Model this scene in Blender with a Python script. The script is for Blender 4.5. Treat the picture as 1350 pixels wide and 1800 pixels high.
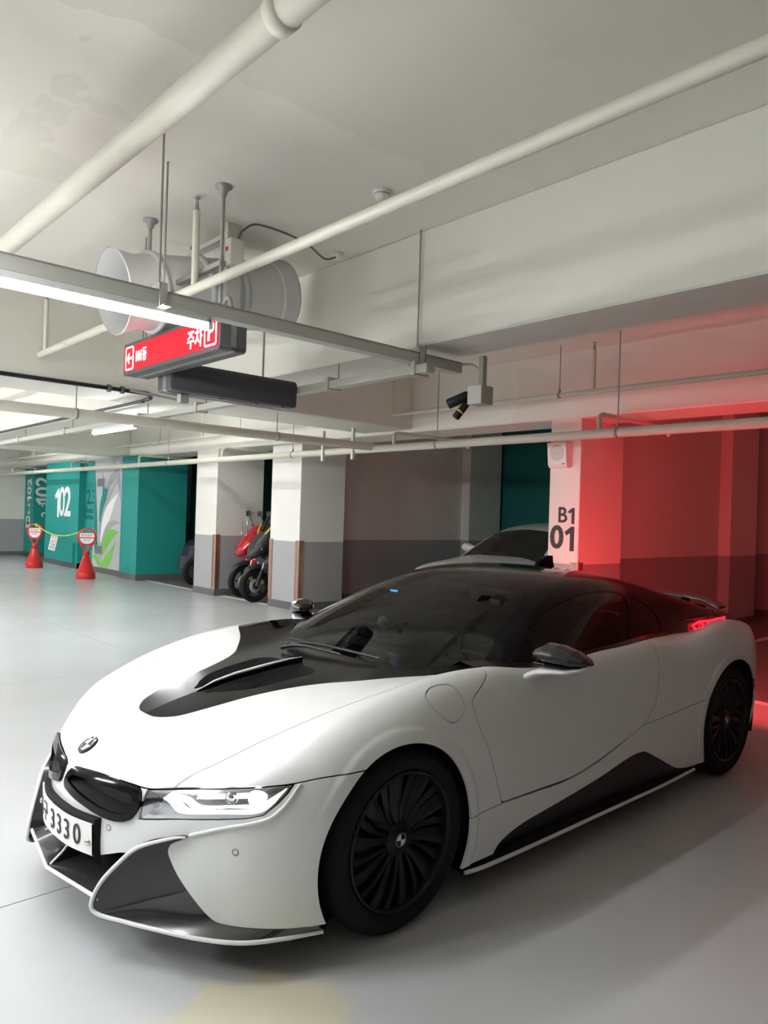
import bpy, math, random
import numpy as np
from mathutils import Vector, Matrix
for o in list(bpy.data.objects): bpy.data.objects.remove(o)
SC = bpy.context.scene
COL = SC.collection
# ---------------------------------------------------------------- camera (metres: x = car nose, y = car's left, z = up)
cam = bpy.data.cameras.new('camera'); cam_o = bpy.data.objects.new('camera', cam); COL.objects.link(cam_o)
cam.sensor_fit = 'VERTICAL'; cam.sensor_height = 36.0; cam.lens = 1297.3 * 36 / 1800
cam.clip_start = .05; cam.clip_end = 200
_yaw, _pit, _rol = 3.9744, .0041, .0312
_f = Vector((math.cos(_yaw)*math.cos(_pit), math.sin(_yaw)*math.cos(_pit), math.sin(_pit)))
_r = Vector((math.sin(_yaw), -math.cos(_yaw), 0)); _u = _r.cross(_f)
_r2 = _r*math.cos(_rol) + _u*math.sin(_rol); _u2 = _u*math.cos(_rol) - _r*math.sin(_rol)
cam_o.matrix_world = Matrix(((_r2.x, _u2.x, -_f.x, 1.9502), (_r2.y, _u2.y, -_f.y, 2.8854), (_r2.z, _u2.z, -_f.z, 1.5709), (0, 0, 0, 1)))
SC.camera = cam_o
SC.cycles.max_bounces = 14; SC.cycles.diffuse_bounces = 8; SC.cycles.transparent_max_bounces = 12
# ---------------------------------------------------------------- world, exposure
w = bpy.data.worlds.new('world'); SC.world = w; w.use_nodes = True
w.node_tree.nodes['Background'].inputs[0].default_value = (.95, .97, 1, 1)
w.node_tree.nodes['Background'].inputs[1].default_value = .12
SC.view_settings.view_transform = 'Standard'; SC.view_settings.look = 'None'
SC.view_settings.exposure = 1.0; SC.view_settings.gamma = 1; SC.view_settings.use_curve_mapping = False
# ---------------------------------------------------------------- lamps: seen tray tubes and unseen ones added as fill; each gets its light
def tube_light(name, c, length, power, axis='x', col=(.97, .985, 1)):
    l = bpy.data.lights.new(name, 'AREA'); l.shape = 'RECTANGLE'; l.size = length; l.size_y = .05
    l.energy = power; l.color = col; l.spread = math.radians(178)
    o = bpy.data.objects.new(name, l); COL.objects.link(o); o.location = c
    o.rotation_euler = (0, 0, 0 if axis == 'x' else math.pi/2)
    return o
TUBES = [  # centre, axis, watts of the downward share; the glowing tube itself gives the rest
 ((.63, -.66, 2.545), 'x', 3), ((1.95, .1, 2.545), 'x', 8), ((3.5, .1, 2.545), 'x', 9),  # all but the first are unseen, added to throw the car's shadow
 ((-1.5, -5.65, 2.47), 'y', 8), ((1.8, -8.6, 2.44), 'y', 22), ((1.8, -12.6, 2.44), 'y', 15), ((1.8, -16.6, 2.44), 'y', 15),  # all but the first are unseen, added to light the aisle at left
 ((5.5, -8.5, 2.44), 'y', 15), ((5.5, -14.0, 2.44), 'y', 15), ((5.5, -3.0, 2.44), 'y', 15), ((3.4, -3.6, 2.44), 'y', 14),  # all unseen, added as fill for the ceiling and bay walls
 ((-3.0, -8.4, 3.44), 'y', 4), ((-3.0, -17.0, 3.44), 'y', 8)]  # both hidden by the beam, added to brighten columns and bays
for i, (c, a, p) in enumerate(TUBES):
    tube_light('lamp_light', (c[0], c[1], c[2] - .03), 1.2, p, a)
# ---------------------------------------------------------------- materials
MATS = {}
def mat(name, col, rough=.5, metal=0, coat=0, spec=.5, emit=None, estr=0, alpha=1, noise=None, bump=None, trans=0, ior=1.45):
    m = bpy.data.materials.new(name); m.use_nodes = True; nt = m.node_tree
    b = nt.nodes['Principled BSDF']
    b.inputs['Base Color'].default_value = (*col, 1); b.inputs['Roughness'].default_value = rough
    b.inputs['Metallic'].default_value = metal; b.inputs['Coat Weight'].default_value = coat
    b.inputs['Coat Roughness'].default_value = .03 if name != 'car_white' else .10; b.inputs['Specular IOR Level'].default_value = spec
    b.inputs['Alpha'].default_value = alpha; b.inputs['Transmission Weight'].default_value = trans; b.inputs['IOR'].default_value = ior
    if emit: b.inputs['Emission Color'].default_value = (*emit, 1); b.inputs['Emission Strength'].default_value = estr
    if noise or bump:
        tc = nt.nodes.new('ShaderNodeTexCoord')
    if noise:   # (scale, amount, second colour)
        n = nt.nodes.new('ShaderNodeTexNoise'); n.inputs['Scale'].default_value = noise[0]; n.inputs['Detail'].default_value = 5
        nt.links.new(tc.outputs['Object'], n.inputs['Vector'])
        mx = nt.nodes.new('ShaderNodeMix'); mx.data_type = 'RGBA'
        mp = nt.nodes.new('ShaderNodeMapRange'); mp.inputs[1].default_value = .4; mp.inputs[2].default_value = .65; mp.inputs[4].default_value = noise[1]
        nt.links.new(n.outputs[0], mp.inputs[0]); nt.links.new(mp.outputs[0], mx.inputs[0])
        mx.inputs[6].default_value = (*col, 1); mx.inputs[7].default_value = (*noise[2], 1)
        nt.links.new(mx.outputs[2], b.inputs['Base Color'])
    if bump:    # (scale, strength)
        n = nt.nodes.new('ShaderNodeTexNoise'); n.inputs['Scale'].default_value = bump[0]; n.inputs['Detail'].default_value = 6
        nt.links.new(tc.outputs['Object'], n.inputs['Vector'])
        bp = nt.nodes.new('ShaderNodeBump'); bp.inputs['Strength'].default_value = bump[1]; bp.inputs['Distance'].default_value = .01
        nt.links.new(n.outputs[0], bp.inputs['Height']); nt.links.new(bp.outputs[0], b.inputs['Normal'])
    MATS[name] = m
    return m
def nodes_of(m): return m.node_tree, m.node_tree.nodes, m.node_tree.links, m.node_tree.nodes['Principled BSDF']
def painted(name, col, patch, amount=.6, rough=.6, dado=None, dado_z=1.1, scale=.55):
    """emulsion paint with rectangular roller touch-ups, optional darker dado band below dado_z"""
    m = mat(name, col, rough, bump=(14, .12)); nt, N, L, b = nodes_of(m)
    g = N.new('ShaderNodeNewGeometry')
    v = N.new('ShaderNodeTexVoronoi'); v.distance = 'CHEBYCHEV'; v.inputs['Scale'].default_value = scale
    ns = N.new('ShaderNodeTexNoise'); ns.inputs['Scale'].default_value = 2.6
    ad = N.new('ShaderNodeVectorMath'); ad.operation = 'MULTIPLY_ADD'; ad.inputs[1].default_value = (.35, .35, .35)
    L.new(g.outputs['Position'], ns.inputs['Vector']); L.new(ns.outputs['Color'], ad.inputs[0]); L.new(g.outputs['Position'], ad.inputs[2])
    L.new(ad.outputs[0], v.inputs['Vector'])
    sp = N.new('ShaderNodeSeparateColor'); L.new(v.outputs['Color'], sp.inputs[0])
    mp = N.new('ShaderNodeMapRange'); mp.inputs[1].default_value = .45; mp.inputs[2].default_value = .95; mp.inputs[4].default_value = amount
    L.new(sp.outputs[0], mp.inputs[0])
    n2 = N.new('ShaderNodeTexNoise'); n2.inputs['Scale'].default_value = .35; n2.inputs['Detail'].default_value = 3; L.new(g.outputs['Position'], n2.inputs['Vector'])
    mu = N.new('ShaderNodeMath'); mu.operation = 'MULTIPLY'; L.new(mp.outputs[0], mu.inputs[0]); L.new(n2.outputs[0], mu.inputs[1])
    mx = N.new('ShaderNodeMix'); mx.data_type = 'RGBA'; mx.inputs[6].default_value = (*col, 1); mx.inputs[7].default_value = (*patch, 1)
    L.new(mu.outputs[0], mx.inputs[0]); out = mx.outputs[2]
    if dado:
        s2 = N.new('ShaderNodeSeparateXYZ'); L.new(g.outputs['Position'], s2.inputs[0])
        lt = N.new('ShaderNodeMath'); lt.operation = 'LESS_THAN'; lt.inputs[1].default_value = dado_z; L.new(s2.outputs[2], lt.inputs[0])
        m2 = N.new('ShaderNodeMix'); m2.data_type = 'RGBA'; m2.inputs[7].default_value = (*dado, 1)
        L.new(lt.outputs[0], m2.inputs[0]); L.new(out, m2.inputs[6]); out = m2.outputs[2]
    L.new(out, b.inputs['Base Color'])
    return m
def carbon(name, a=(.012, .012, .013), c=(.028, .028, .03), scale=420):
    m = mat(name, a, .22, coat=1, spec=.6); nt, N, L, b = nodes_of(m)
    tc = N.new('ShaderNodeTexCoord'); wv = N.new('ShaderNodeTexWave'); wv.inputs['Scale'].default_value = scale / 3.0; wv.bands_direction = 'DIAGONAL'
    L.new(tc.outputs['Object'], wv.inputs['Vector'])
    mx = N.new('ShaderNodeMix'); mx.data_type = 'RGBA'; mx.inputs[6].default_value = (*a, 1); mx.inputs[7].default_value = (*c, 1)
    L.new(wv.outputs[0], mx.inputs[0]); L.new(mx.outputs[2], b.inputs['Base Color'])
    return m
def glass(name, tint, refl=.5, clear=.75):
    """thin tinted pane: tinted see-through mixed with a mirror by Fresnel"""
    m = bpy.data.materials.new(name); m.use_nodes = True; nt = m.node_tree; nt.nodes.clear()
    o = nt.nodes.new('ShaderNodeOutputMaterial'); t = nt.nodes.new('ShaderNodeBsdfTransparent'); t.inputs[0].default_value = (*tint, 1)
    gl = nt.nodes.new('ShaderNodeBsdfGlossy'); gl.inputs['Roughness'].default_value = .01
    fr = nt.nodes.new('ShaderNodeFresnel'); fr.inputs[0].default_value = 1.52
    mx = nt.nodes.new('ShaderNodeMixShader')
    nt.links.new(fr.outputs[0], mx.inputs[0]); nt.links.new(t.outputs[0], mx.inputs[1]); nt.links.new(gl.outputs[0], mx.inputs[2])
    nt.links.new(mx.outputs[0], o.inputs[0]); MATS[name] = m
    return m
PAINT = (.74, .725, .68)
mat('car_white', (.75, .765, .755), .3, coat=.7, noise=(900, .08, (.70, .715, .705)))
mat('gloss_black', (.004, .004, .005), .09, coat=0, spec=.22)
mat('insert_black', (.004, .004, .005), .2, spec=.2)
mat('vent_black', (.005, .005, .006), .45, spec=.25)
mat('satin_black', (.012, .012, .013), .35)
mat('inner_black', (.004, .004, .005), .8)
mat('rubber', (.011, .011, .012), .75, spec=.25, bump=(60, .15))
mat('rim_black', (.013, .013, .016), .38, metal=.4)
mat('chrome', (.75, .76, .78), .12, metal=1)
mat('steel', (.42, .42, .42), .35, metal=1, noise=(30, .5, (.3, .3, .3)))
mat('zinc', (.36, .35, .34), .5, metal=.6)
mat('tray_paint', (.50, .50, .45), .5)
mat('pipe_paint', (.64, .62, .53), .42, noise=(3, .35, (.55, .52, .42)), bump=(40, .06))
mat('plastic_white', (.72, .71, .66), .4)
mat('fan_paint', (.56, .56, .55), .42, noise=(2, .3, (.48, .48, .47)))
mat('skirt_dark', (.12, .12, .125), .55)
mat('line_white', (.72, .73, .72), .5)
mat('red_plastic', (.62, .03, .03), .32, noise=(12, .25, (.5, .02, .02)))
mat('decal_white', (.83, .83, .82), .5)
mat('text_dark', (.035, .03, .035), .6)
mat('text_red', (.62, .03, .05), .5)
mat('text_blue', (.08, .15, .4), .5)
mat('text_teal', (.01, .06, .065), .6)
mat('rope_yellow', (.72, .78, .04), .6)
mat('copper_guard', (.43, .27, .21), .33, metal=.8)
mat('sign_case', (.11, .11, .115), .38, metal=.5)
mat('sign_panel', (.055, .055, .062), .5)
mat('sign_red', (.42, .004, .012), .5, spec=.2, emit=(1, .006, .02), estr=.5)
mat('sign_letter', (.9, .9, .9), .5, emit=(1, .93, .93), estr=1.2)
mat('lamp_glow', (1, 1, 1), .5, emit=(.97, .985, 1), estr=215)
mat('lamp_glow_near', (1, 1, 1), .5, emit=(.97, .985, 1), estr=58)
mat('lamp_body', (.7, .7, .69), .4)
mat('drl', (1, 1, 1), .3, emit=(.96, .98, 1), estr=2.2)
mat('projector', (1, 1, 1), .2, emit=(1, 1, 1), estr=1.3)
mat('tail_glow', (.8, .01, .02), .3, emit=(1, .012, .03), estr=1.6)
mat('tail_red', (.25, .003, .008), .1, coat=1)
mat('camera_black', (.015, .015, .016), .35)
mat('lens_dark', (.004, .004, .006), .05, coat=1)
mat('yellow_band', (.75, .65, .05), .5)
mat('mural_grey', (.50, .50, .51), .6); mat('mural_dark', (.36, .37, .38), .6); mat('mural_green', (.20, .55, .09), .6); mat('mural_teal', (.01, .23, .21), .6)
mat('vent_grey', (.10, .12, .12), .5)
mat('navy', (.004, .006, .03), .4); mat('moto_black', (.028, .03, .034), .35); mat('moto_red', (.42, .005, .015), .2, coat=.7)
mat('gold', (.62, .40, .07), .35, metal=.8); mat('yellow', (.75, .55, .04), .4)
mat('seat_leather', (.03, .03, .03), .55); mat('headliner', (.09, .09, .085), .8); mat('ball_green', (.45, .5, .12), .6)
mat('plate_white', (.82, .83, .80), .4)
mat('blue_glow', (.02, .1, .8), .3, emit=(.05, .3, 1), estr=3)
mat('blade_grey', (.045, .045, .047), .4);
carbon('carbon'); carbon('carbon_fine', (.022, .022, .023), (.05, .05, .052), 420)
glass('windshield_glass', (.30, .33, .32)); glass('side_glass', (.16, .165, .16)); glass('lamp_glass', (.93, .95, .96)); glass('screen_glass', (.14, .15, .155))
painted('wall_paint', PAINT, (.60, .575, .53), .5, dado=(.36, .36, .365))
painted('ceiling_paint', (.75, .725, .655), (.58, .56, .48), .8, scale=.75)
painted('beam_paint', (.73, .715, .645), (.60, .57, .52), .6)
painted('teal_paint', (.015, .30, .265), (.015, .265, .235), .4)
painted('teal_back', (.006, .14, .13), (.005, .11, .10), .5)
# ---------------------------------------------------------------- mesh helpers
ORG = {}
def link(o, parent=None):
    COL.objects.link(o)
    if parent is not None: o.parent = parent
    return o
def thing(name, label, cat, loc, group=None):
    o = bpy.data.objects.new(name, None); o.empty_display_size = .1; COL.objects.link(o); o.location = loc
    ORG[o.name] = np.array(loc, float); return tag(o, label, cat, group)
def tag(o, label=None, cat=None, group=None, kind=None):
    if label: o['label'] = label
    if cat: o['category'] = cat
    if group: o['group'] = group
    if kind: o['kind'] = kind
    return o
def mesh_obj(name, V, F, m, parent=None, smooth=False, normals=None, mi=None):
    me = bpy.data.meshes.new(name); V = np.asarray(V, float)
    if parent is not None and parent.name in ORG: V = V - ORG[parent.name]
    me.from_pydata(V.tolist(), [], F if isinstance(F, list) else F.tolist())
    for mm in (m if isinstance(m, (list, tuple)) else [m]): me.materials.append(MATS[mm] if isinstance(mm, str) else mm)
    if mi is not None: me.polygons.foreach_set('material_index', mi)
    if smooth or normals is not None: me.polygons.foreach_set('use_smooth', [True] * len(me.polygons))
    me.update()
    if normals is not None: me.normals_split_custom_set_from_vertices(np.asarray(normals).tolist())
    o = bpy.data.objects.new(name, me); link(o, parent)
    if parent is not None and parent.name in ORG: ORG[o.name] = ORG[parent.name]
    return o
def unit(v): v = np.asarray(v, float); return v / (np.linalg.norm(v) + 1e-12)
class MB:
    def __init__(s): s.v = []; s.f = []; s.sm = []
    def add(s, V, F, smooth=False):
        b = len(s.v); s.v += [tuple(map(float, p)) for p in V]; s.f += [tuple(int(i) + b for i in q) for q in F]; s.sm += [smooth] * len(F); return s
    def box(s, x0, x1, y0, y1, z0, z1, b=0):
        x0, x1 = min(x0, x1), max(x0, x1); y0, y1 = min(y0, y1), max(y0, y1); z0, z1 = min(z0, z1), max(z0, z1)
        if b <= 0:
            V = [(x, y, z) for x in (x0, x1) for y in (y0, y1) for z in (z0, z1)]
            return s.add(V, [(0,1,3,2),(4,6,7,5),(0,4,5,1),(2,3,7,6),(0,2,6,4),(1,5,7,3)])
        b = min(b, (x1-x0)*.45, (y1-y0)*.45, (z1-z0)*.45)
        c = np.array([(x0+x1)/2, (y0+y1)/2, (z0+z1)/2]); h = np.array([(x1-x0)/2, (y1-y0)/2, (z1-z0)/2])
        V = []; ix = {}
        for sx in (-1, 1):
            for sy in (-1, 1):
                for sz in (-1, 1):
                    for a in range(3):
                        d = np.array([sx, sy, sz]) * (h - b); d[a] = (sx, sy, sz)[a] * h[a]; ix[(sx, sy, sz, a)] = len(V); V.append(c + d)
        F = []
        for a in range(3):
            o1, o2 = [k for k in range(3) if k != a]
            for sg in (-1, 1):
                q = []
                for p1, p2 in ((-1, -1), (1, -1), (1, 1), (-1, 1)):
                    k = [0, 0, 0]; k[a] = sg; k[o1] = p1; k[o2] = p2; q.append(ix[(*k, a)])
                F.append(q)
        for a in range(3):
            o1, o2 = [k for k in range(3) if k != a]
            for p1 in (-1, 1):
                for p2 in (-1, 1):
                    k0 = [0]*3; k1 = [0]*3; k0[a] = -1; k1[a] = 1
                    for k in (k0, k1): k[o1] = p1; k[o2] = p2
                    F.append([ix[(*k0, o1)], ix[(*k1, o1)], ix[(*k1, o2)], ix[(*k0, o2)]])
        for sx in (-1, 1):
            for sy in (-1, 1):
                for sz in (-1, 1): F.append([ix[(sx, sy, sz, a)] for a in range(3)])
        # consistent outward winding
        VV = np.array(V)
        for i, q in enumerate(F):
            p = VV[q]; n = np.cross(p[1] - p[0], p[2] - p[0])
            if n @ (p.mean(0) - c) < 0: F[i] = q[::-1]
        return s.add(V, F)
    def tube(s, P, r, n=12, caps=True, closed=False):
        P = np.asarray(P, float); m = len(P); r = np.broadcast_to(np.asarray(r, float), (m,))
        T = np.gradient(P, axis=0) if not closed else np.roll(P, -1, 0) - np.roll(P, 1, 0)
        T = T / (np.linalg.norm(T, axis=1)[:, None] + 1e-12)
        a = np.array([0, 0, 1.]) if abs(T[0][2]) < .9 else np.array([1., 0, 0])
        u = unit(np.cross(T[0], a)); V = []
        th = np.linspace(0, 2*math.pi, n, endpoint=False)
        for i in range(m):
            u = unit(u - (u @ T[i]) * T[i]); w = np.cross(T[i], u)
            V += list(P[i] + r[i] * (np.cos(th)[:, None] * u + np.sin(th)[:, None] * w))
        F = [(i*n + j, i*n + (j+1) % n, ((i+1) % m)*n + (j+1) % n, ((i+1) % m)*n + j) for i in range(m if closed else m-1) for j in range(n)]
        s.add(V, F, True)
        if caps and not closed:
            s.add(V[:n], [tuple(range(n))[::-1]]); s.add(V[-n:], [tuple(range(n))])
        return s
    def cyl(s, p0, p1, r, n=16, r1=None):
        return s.tube([p0, p1], [r, r if r1 is None else r1], n)
    def lathe(s, prof, o=(0, 0, 0), ax=(0, 0, 1), n=24, a0=0, a1=2*math.pi):
        """prof: (radius, height) along ax from o"""
        ax = unit(ax); a = np.array([1., 0, 0]) if abs(ax[0]) < .9 else np.array([0, 1., 0])
        u = unit(np.cross(ax, a)); w = np.cross(ax, u); o = np.asarray(o, float)
        full = abs(a1 - a0 - 2*math.pi) < 1e-6
        th = np.linspace(a0, a1, n, endpoint=not full); V = []
        for r, h in prof: V += list(o + h*ax + r*(np.cos(th)[:, None]*u + np.sin(th)[:, None]*w))
        k = n if full else n - 1
        F = [(i*n + j, i*n + (j+1) % n, (i+1)*n + (j+1) % n, (i+1)*n + j) for i in range(len(prof)-1) for j in range(k)]
        return s.add(V, F, True)
    def prism(s, poly, fn, d0, d1):
        """poly: 2-D outline; fn(u, v, d) -> 3-D point; extruded from d0 to d1"""
        n = len(poly); V = [fn(u, v, d0) for u, v in poly] + [fn(u, v, d1) for u, v in poly]
        return s.add(V, [tuple(range(n))[::-1], tuple(range(n, 2*n))] + [(i, (i+1) % n, n + (i+1) % n, n + i) for i in range(n)])
    def grid(s, rows):
        n = len(rows[0]); return s.add([p for r in rows for p in r], [(i*n+j, i*n+j+1, (i+1)*n+j+1, (i+1)*n+j) for i in range(len(rows)-1) for j in range(n-1)], True)
    def strip(s, A, B, smooth=True):
        n = len(A); return s.add(list(A) + list(B), [(i, i+1, n+i+1, n+i) for i in range(n-1)], smooth)
    def build(s, name, m, parent=None):
        o = mesh_obj(name, s.v, s.f, m, parent)
        o.data.polygons.foreach_set('use_smooth', s.sm); o.data.update()
        return o
def fix_normals(o):
    import bmesh
    b = bmesh.new(); b.from_mesh(o.data); bmesh.ops.recalc_face_normals(b, faces=b.faces); b.to_mesh(o.data); b.free(); return o
def arc(c, r, a0, a1, n=12, plane='xy', h=0):
    t = np.linspace(math.radians(a0), math.radians(a1), n)
    return [(c[0] + r*math.cos(k), c[1] + r*math.sin(k)) for k in t]
def rrect(u0, u1, v0, v1, r, n=5):
    P = []
    for (cu, cv, a) in ((u1-r, v1-r, 0), (u0+r, v1-r, 90), (u0+r, v0+r, 180), (u1-r, v0+r, 270)): P += arc((cu, cv), r, a, a+90, n)
    return P
def smooth_path(P, n=8, closed=False):
    P = np.asarray(P, float); m = len(P); out = []
    for i in range(m if closed else m-1):
        p0 = P[(i-1) % m] if closed or i > 0 else 2*P[0]-P[1]; p1 = P[i]; p2 = P[(i+1) % m]; p3 = P[(i+2) % m] if closed or i+2 < m else 2*P[-1]-P[-2]
        for t in np.arange(n)/n: out.append(.5*((2*p1) + (p2-p0)*t + (2*p0-5*p1+4*p2-p3)*t*t + (3*p1-p0-3*p2+p3)*t**3))
    if not closed: out.append(P[-1])
    return np.array(out)
def text(name, s, size, loc, right, up, m, parent=None, ext=.001, align='CENTER', bold=0, sx=1.0, ital=0):
    cu = bpy.data.curves.new(name, 'FONT'); cu.body = s; cu.size = size; cu.extrude = ext; cu.align_x = align; cu.align_y = 'CENTER'; cu.offset = bold*size; cu.resolution_u = 4
    t = bpy.data.objects.new(name, cu); COL.objects.link(t)
    dg = bpy.context.evaluated_depsgraph_get(); me = bpy.data.meshes.new_from_object(t.evaluated_get(dg)); bpy.data.objects.remove(t)
    r = Vector(right).normalized(); u = Vector(up).normalized(); n = r.cross(u)
    V = np.array([v.co for v in me.vertices]) if len(me.vertices) else np.zeros((0, 3))
    V = np.asarray(loc, float) + V[:, :1]*sx*np.array(r) + V[:, 1:2]*np.array(u) + V[:, 2:]*np.array(n)
    F = [tuple(p.vertices) for p in me.polygons]; bpy.data.meshes.remove(me)
    return mesh_obj(name, V, F, m, parent)
def numeral_one(h, loc, right, up, m, parent, ext=.002):
    r = Vector(right).normalized(); u = Vector(up).normalized(); n = r.cross(u); c = Vector(loc)
    P = [(.21, -.5), (.21, .5), (.06, .5), (-.25, .27), (-.15, .13), (.02, .25), (.02, -.5)]
    return fix_normals(MB().prism([(a*h, b*h) for a, b in P], lambda a, b, d: tuple(c + r*a + u*b + n*d), -ext, ext).build('lettering', m, parent))
def dup(o, loc=None, parent=None, rotz=None):
    c = o.copy(); COL.objects.link(c)
    if parent is not None: c.parent = parent
    if loc is not None: c.location = loc
    if rotz is not None: c.rotation_euler[2] = rotz
    for ch in list(o.children): dup(ch, parent=c)
    return c
def struct(name, mb, m, label=None, parent=None):
    o = mb.build(name, m, parent)
    if parent is None: tag(o, label, None, None, 'structure')
    return o
# ---------------------------------------------------------------- floor: epoxy slabs with sawn joints, brown paint in the bays
def floor_mat(name, col, col2, rough):
    m = mat(name, col, rough, spec=.5); nt, N, L, b = nodes_of(m)
    g = N.new('ShaderNodeNewGeometry')
    n = N.new('ShaderNodeTexNoise'); n.inputs['Scale'].default_value = .5; n.inputs['Detail'].default_value = 7; n.inputs['Roughness'].default_value = .6
    n2 = N.new('ShaderNodeTexNoise'); n2.inputs['Scale'].default_value = 6; n2.inputs['Detail'].default_value = 5
    for k in (n, n2): L.new(g.outputs['Position'], k.inputs['Vector'])
    mx = N.new('ShaderNodeMix'); mx.data_type = 'RGBA'; mx.inputs[6].default_value = (*col, 1); mx.inputs[7].default_value = (*col2, 1)
    mp = N.new('ShaderNodeMapRange'); mp.inputs[1].default_value = .35; mp.inputs[2].default_value = .7; L.new(n.outputs[0], mp.inputs[0]); L.new(mp.outputs[0], mx.inputs[0])
    out = mx.outputs[2]
    if name == 'floor_epoxy':     # worn, yellowed patch of coating by the car's front wheel
        vm = N.new('ShaderNodeVectorMath'); vm.operation = 'DISTANCE'; vm.inputs[1].default_value = (.68, 1.0, 0); L.new(g.outputs['Position'], vm.inputs[0])
        n3 = N.new('ShaderNodeTexNoise'); n3.inputs['Scale'].default_value = 9; n3.inputs['Detail'].default_value = 6; L.new(g.outputs['Position'], n3.inputs['Vector'])
        ma = N.new('ShaderNodeMath'); ma.operation = 'MULTIPLY_ADD'; ma.inputs[1].default_value = .35; L.new(n3.outputs[0], ma.inputs[0]); L.new(vm.outputs['Value'], ma.inputs[2])
        mr = N.new('ShaderNodeMapRange'); mr.inputs[1].default_value = .42; mr.inputs[2].default_value = .50; mr.inputs[3].default_value = .8; mr.inputs[4].default_value = 0; L.new(ma.outputs[0], mr.inputs[0])
        m3 = N.new('ShaderNodeMix'); m3.data_type = 'RGBA'; m3.inputs[7].default_value = (.60, .56, .40, 1); L.new(mr.outputs[0], m3.inputs[0]); L.new(out, m3.inputs[6]); out = m3.outputs[2]
    L.new(out, b.inputs['Base Color'])
    m2 = N.new('ShaderNodeMapRange'); m2.inputs[1].default_value = .3; m2.inputs[2].default_value = .7; m2.inputs[3].default_value = rough*.95; m2.inputs[4].default_value = rough*1.06
    L.new(n2.outputs[0], m2.inputs[0]); 
    return m
floor_mat('floor_epoxy', (.53, .545, .555), (.48, .49, .495), .25)
floor_mat('floor_bay', (.20, .165, .14), (.16, .13, .11), .38)
mat('joint_fill', (.05, .05, .05), .9)
XS = [-4.95, -1.42, 2.42, 6.26, 10.1, 13.0]; YS = [-21.4, -19.25, -15.41, -11.57, -7.89, -4.05, -.21, 3.63, 7.47, 11.3]
fl = struct('floor', MB().box(-16, 13, -21.4, 11.3, -.2, -.012), 'joint_fill', 'grey epoxy garage floor sawn into large slabs')
g = .003
for i in range(len(XS)-1):
    for j in range(len(YS)-1):
        MB().box(XS[i]+g, XS[i+1]-g, YS[j]+g, YS[j+1]-g, -.012, 0).build('slab', 'floor_epoxy', fl)
for y0, y1 in ((-21.4, -12.2), (-12.2, -9.6), (-9.6, -7.1), (-7.1, -1.8), (-1.8, 4.5), (4.5, 11.3)):
    MB().box(-16, -4.953, y0+g, y1-g, -.012, 0).build('bay_slab', 'floor_bay', fl)
mk = MB()
for y0, y1 in ((-12.3, -9.95), (-9.12, -7.56), (-6.68, -1.98), (-1.5, 6)): mk.box(-5.06, -4.95, y0, y1, 0, .002)
mk.box(-10, -5.06, -1.2, -1.1, 0, .002)
mk.build('painted_line', 'line_white', fl)
# ---------------------------------------------------------------- ceiling, beams
CZ, BZ = 3.5, 2.72
struct('ceiling', MB().box(-16, 13, -21.4, 11.3, CZ, CZ+.2), 'ceiling_paint', 'off white painted concrete ceiling with patchy roller touch ups')
bm = MB()
struct('beam', MB().box(-2.0, -1.55, -21.4, 11.3, BZ, CZ, .012), 'beam_paint', 'deep white ceiling beam crossing above the parked sports car')
struct('beam', MB().box(-5.55, -4.9, -21.4, 11.3, 2.68, CZ, .012), 'beam_paint', 'white beam over the column row along the bays')
struct('beam', MB().box(6.2, 6.7, -21.4, 11.3, BZ, CZ, .012), 'beam_paint', 'white ceiling beam over the far side of the aisle')
for y0, y1, lb in ((-5.1, -4.15, 'wide white cross beam behind the hanging red sign'), (-14.1, -13.1, 'white cross beam further back near the teal wall'), (4.2, 5.1, 'white cross beam behind the camera')):
    for x0, x1 in ((-1.55, 6.2), (-4.9, -2.0)):
        struct('beam', MB().box(x0, x1, y0, y1, BZ, CZ, .012), 'beam_paint', lb)
struct('ceiling', MB().box(-4.9, -2.0, -4.15, 11.3, 3.4, CZ), 'ceiling_paint', 'lower ceiling strip between the beam and the bays')
# ---------------------------------------------------------------- columns, walls
def column(label, x0, x1, y0, y1, m='wall_paint'):
    o = struct('column', MB().box(x0, x1, y0, y1, 0, 2.69, .006), m, label)
    MB().box(x0-.004, x1+.004, y0-.004, y1+.004, 0, .12).build('skirting', 'skirt_dark', o)
    return o
cB1 = column('white column lettered B1 01 beside the red lit bay', -5.83, -4.95, -1.97, -1.58)
cP2 = column('white column with copper edge guards right of the black scooter', -5.88, -4.97, -7.54, -6.71)
cP1 = column('white column with one copper edge guard left of the red scooter', -5.85, -4.85, -9.92, -9.14)
def guard(col, x, y, sx, sy):
    P = arc((x - sx*.012, y - sy*.012), .03, *((-90, 180) if (sx, sy) == (1, 1) else (180, 450)), 10)
    if (sx, sy) == (1, -1): P = arc((x - .012, y + .012), .03, 180, 450, 10)
    Q = [(x - sx*.012 + (p[0]-x+sx*.012)*1.0, p[1]) for p in P]
    mb = MB(); n = len(Q)
    mb.strip([(a, b, .13) for a, b in Q], [(a, b, 1.12) for a, b in Q])
    for dx in (0,):
        mb.box(x - sx*.09, x + sx*.004, y + sy*.001, y + sy*.01, .13, 1.12); mb.box(x + sx*.001, x + sx*.01, y - sy*.09, y + sy*.004, .13, 1.12)
    return mb.build('corner_guard', 'copper_guard', col)
guard(cP2, -4.97, -6.71, 1, 1); guard(cP2, -4.97, -7.54, 1, -1); guard(cP1, -4.85, -9.14, 1, 1); guard(cB1, -4.95, -1.58, 1, 1)
def wallbox(name, label, b, m='wall_paint', sk=True):
    o = struct(name, MB().box(*b), m, label)
    if sk: MB().box(b[0]-.005, b[1]+.005, b[2]-.005, b[3]+.005, 0, .12).build('skirting', 'skirt_dark', o)
    return o
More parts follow.
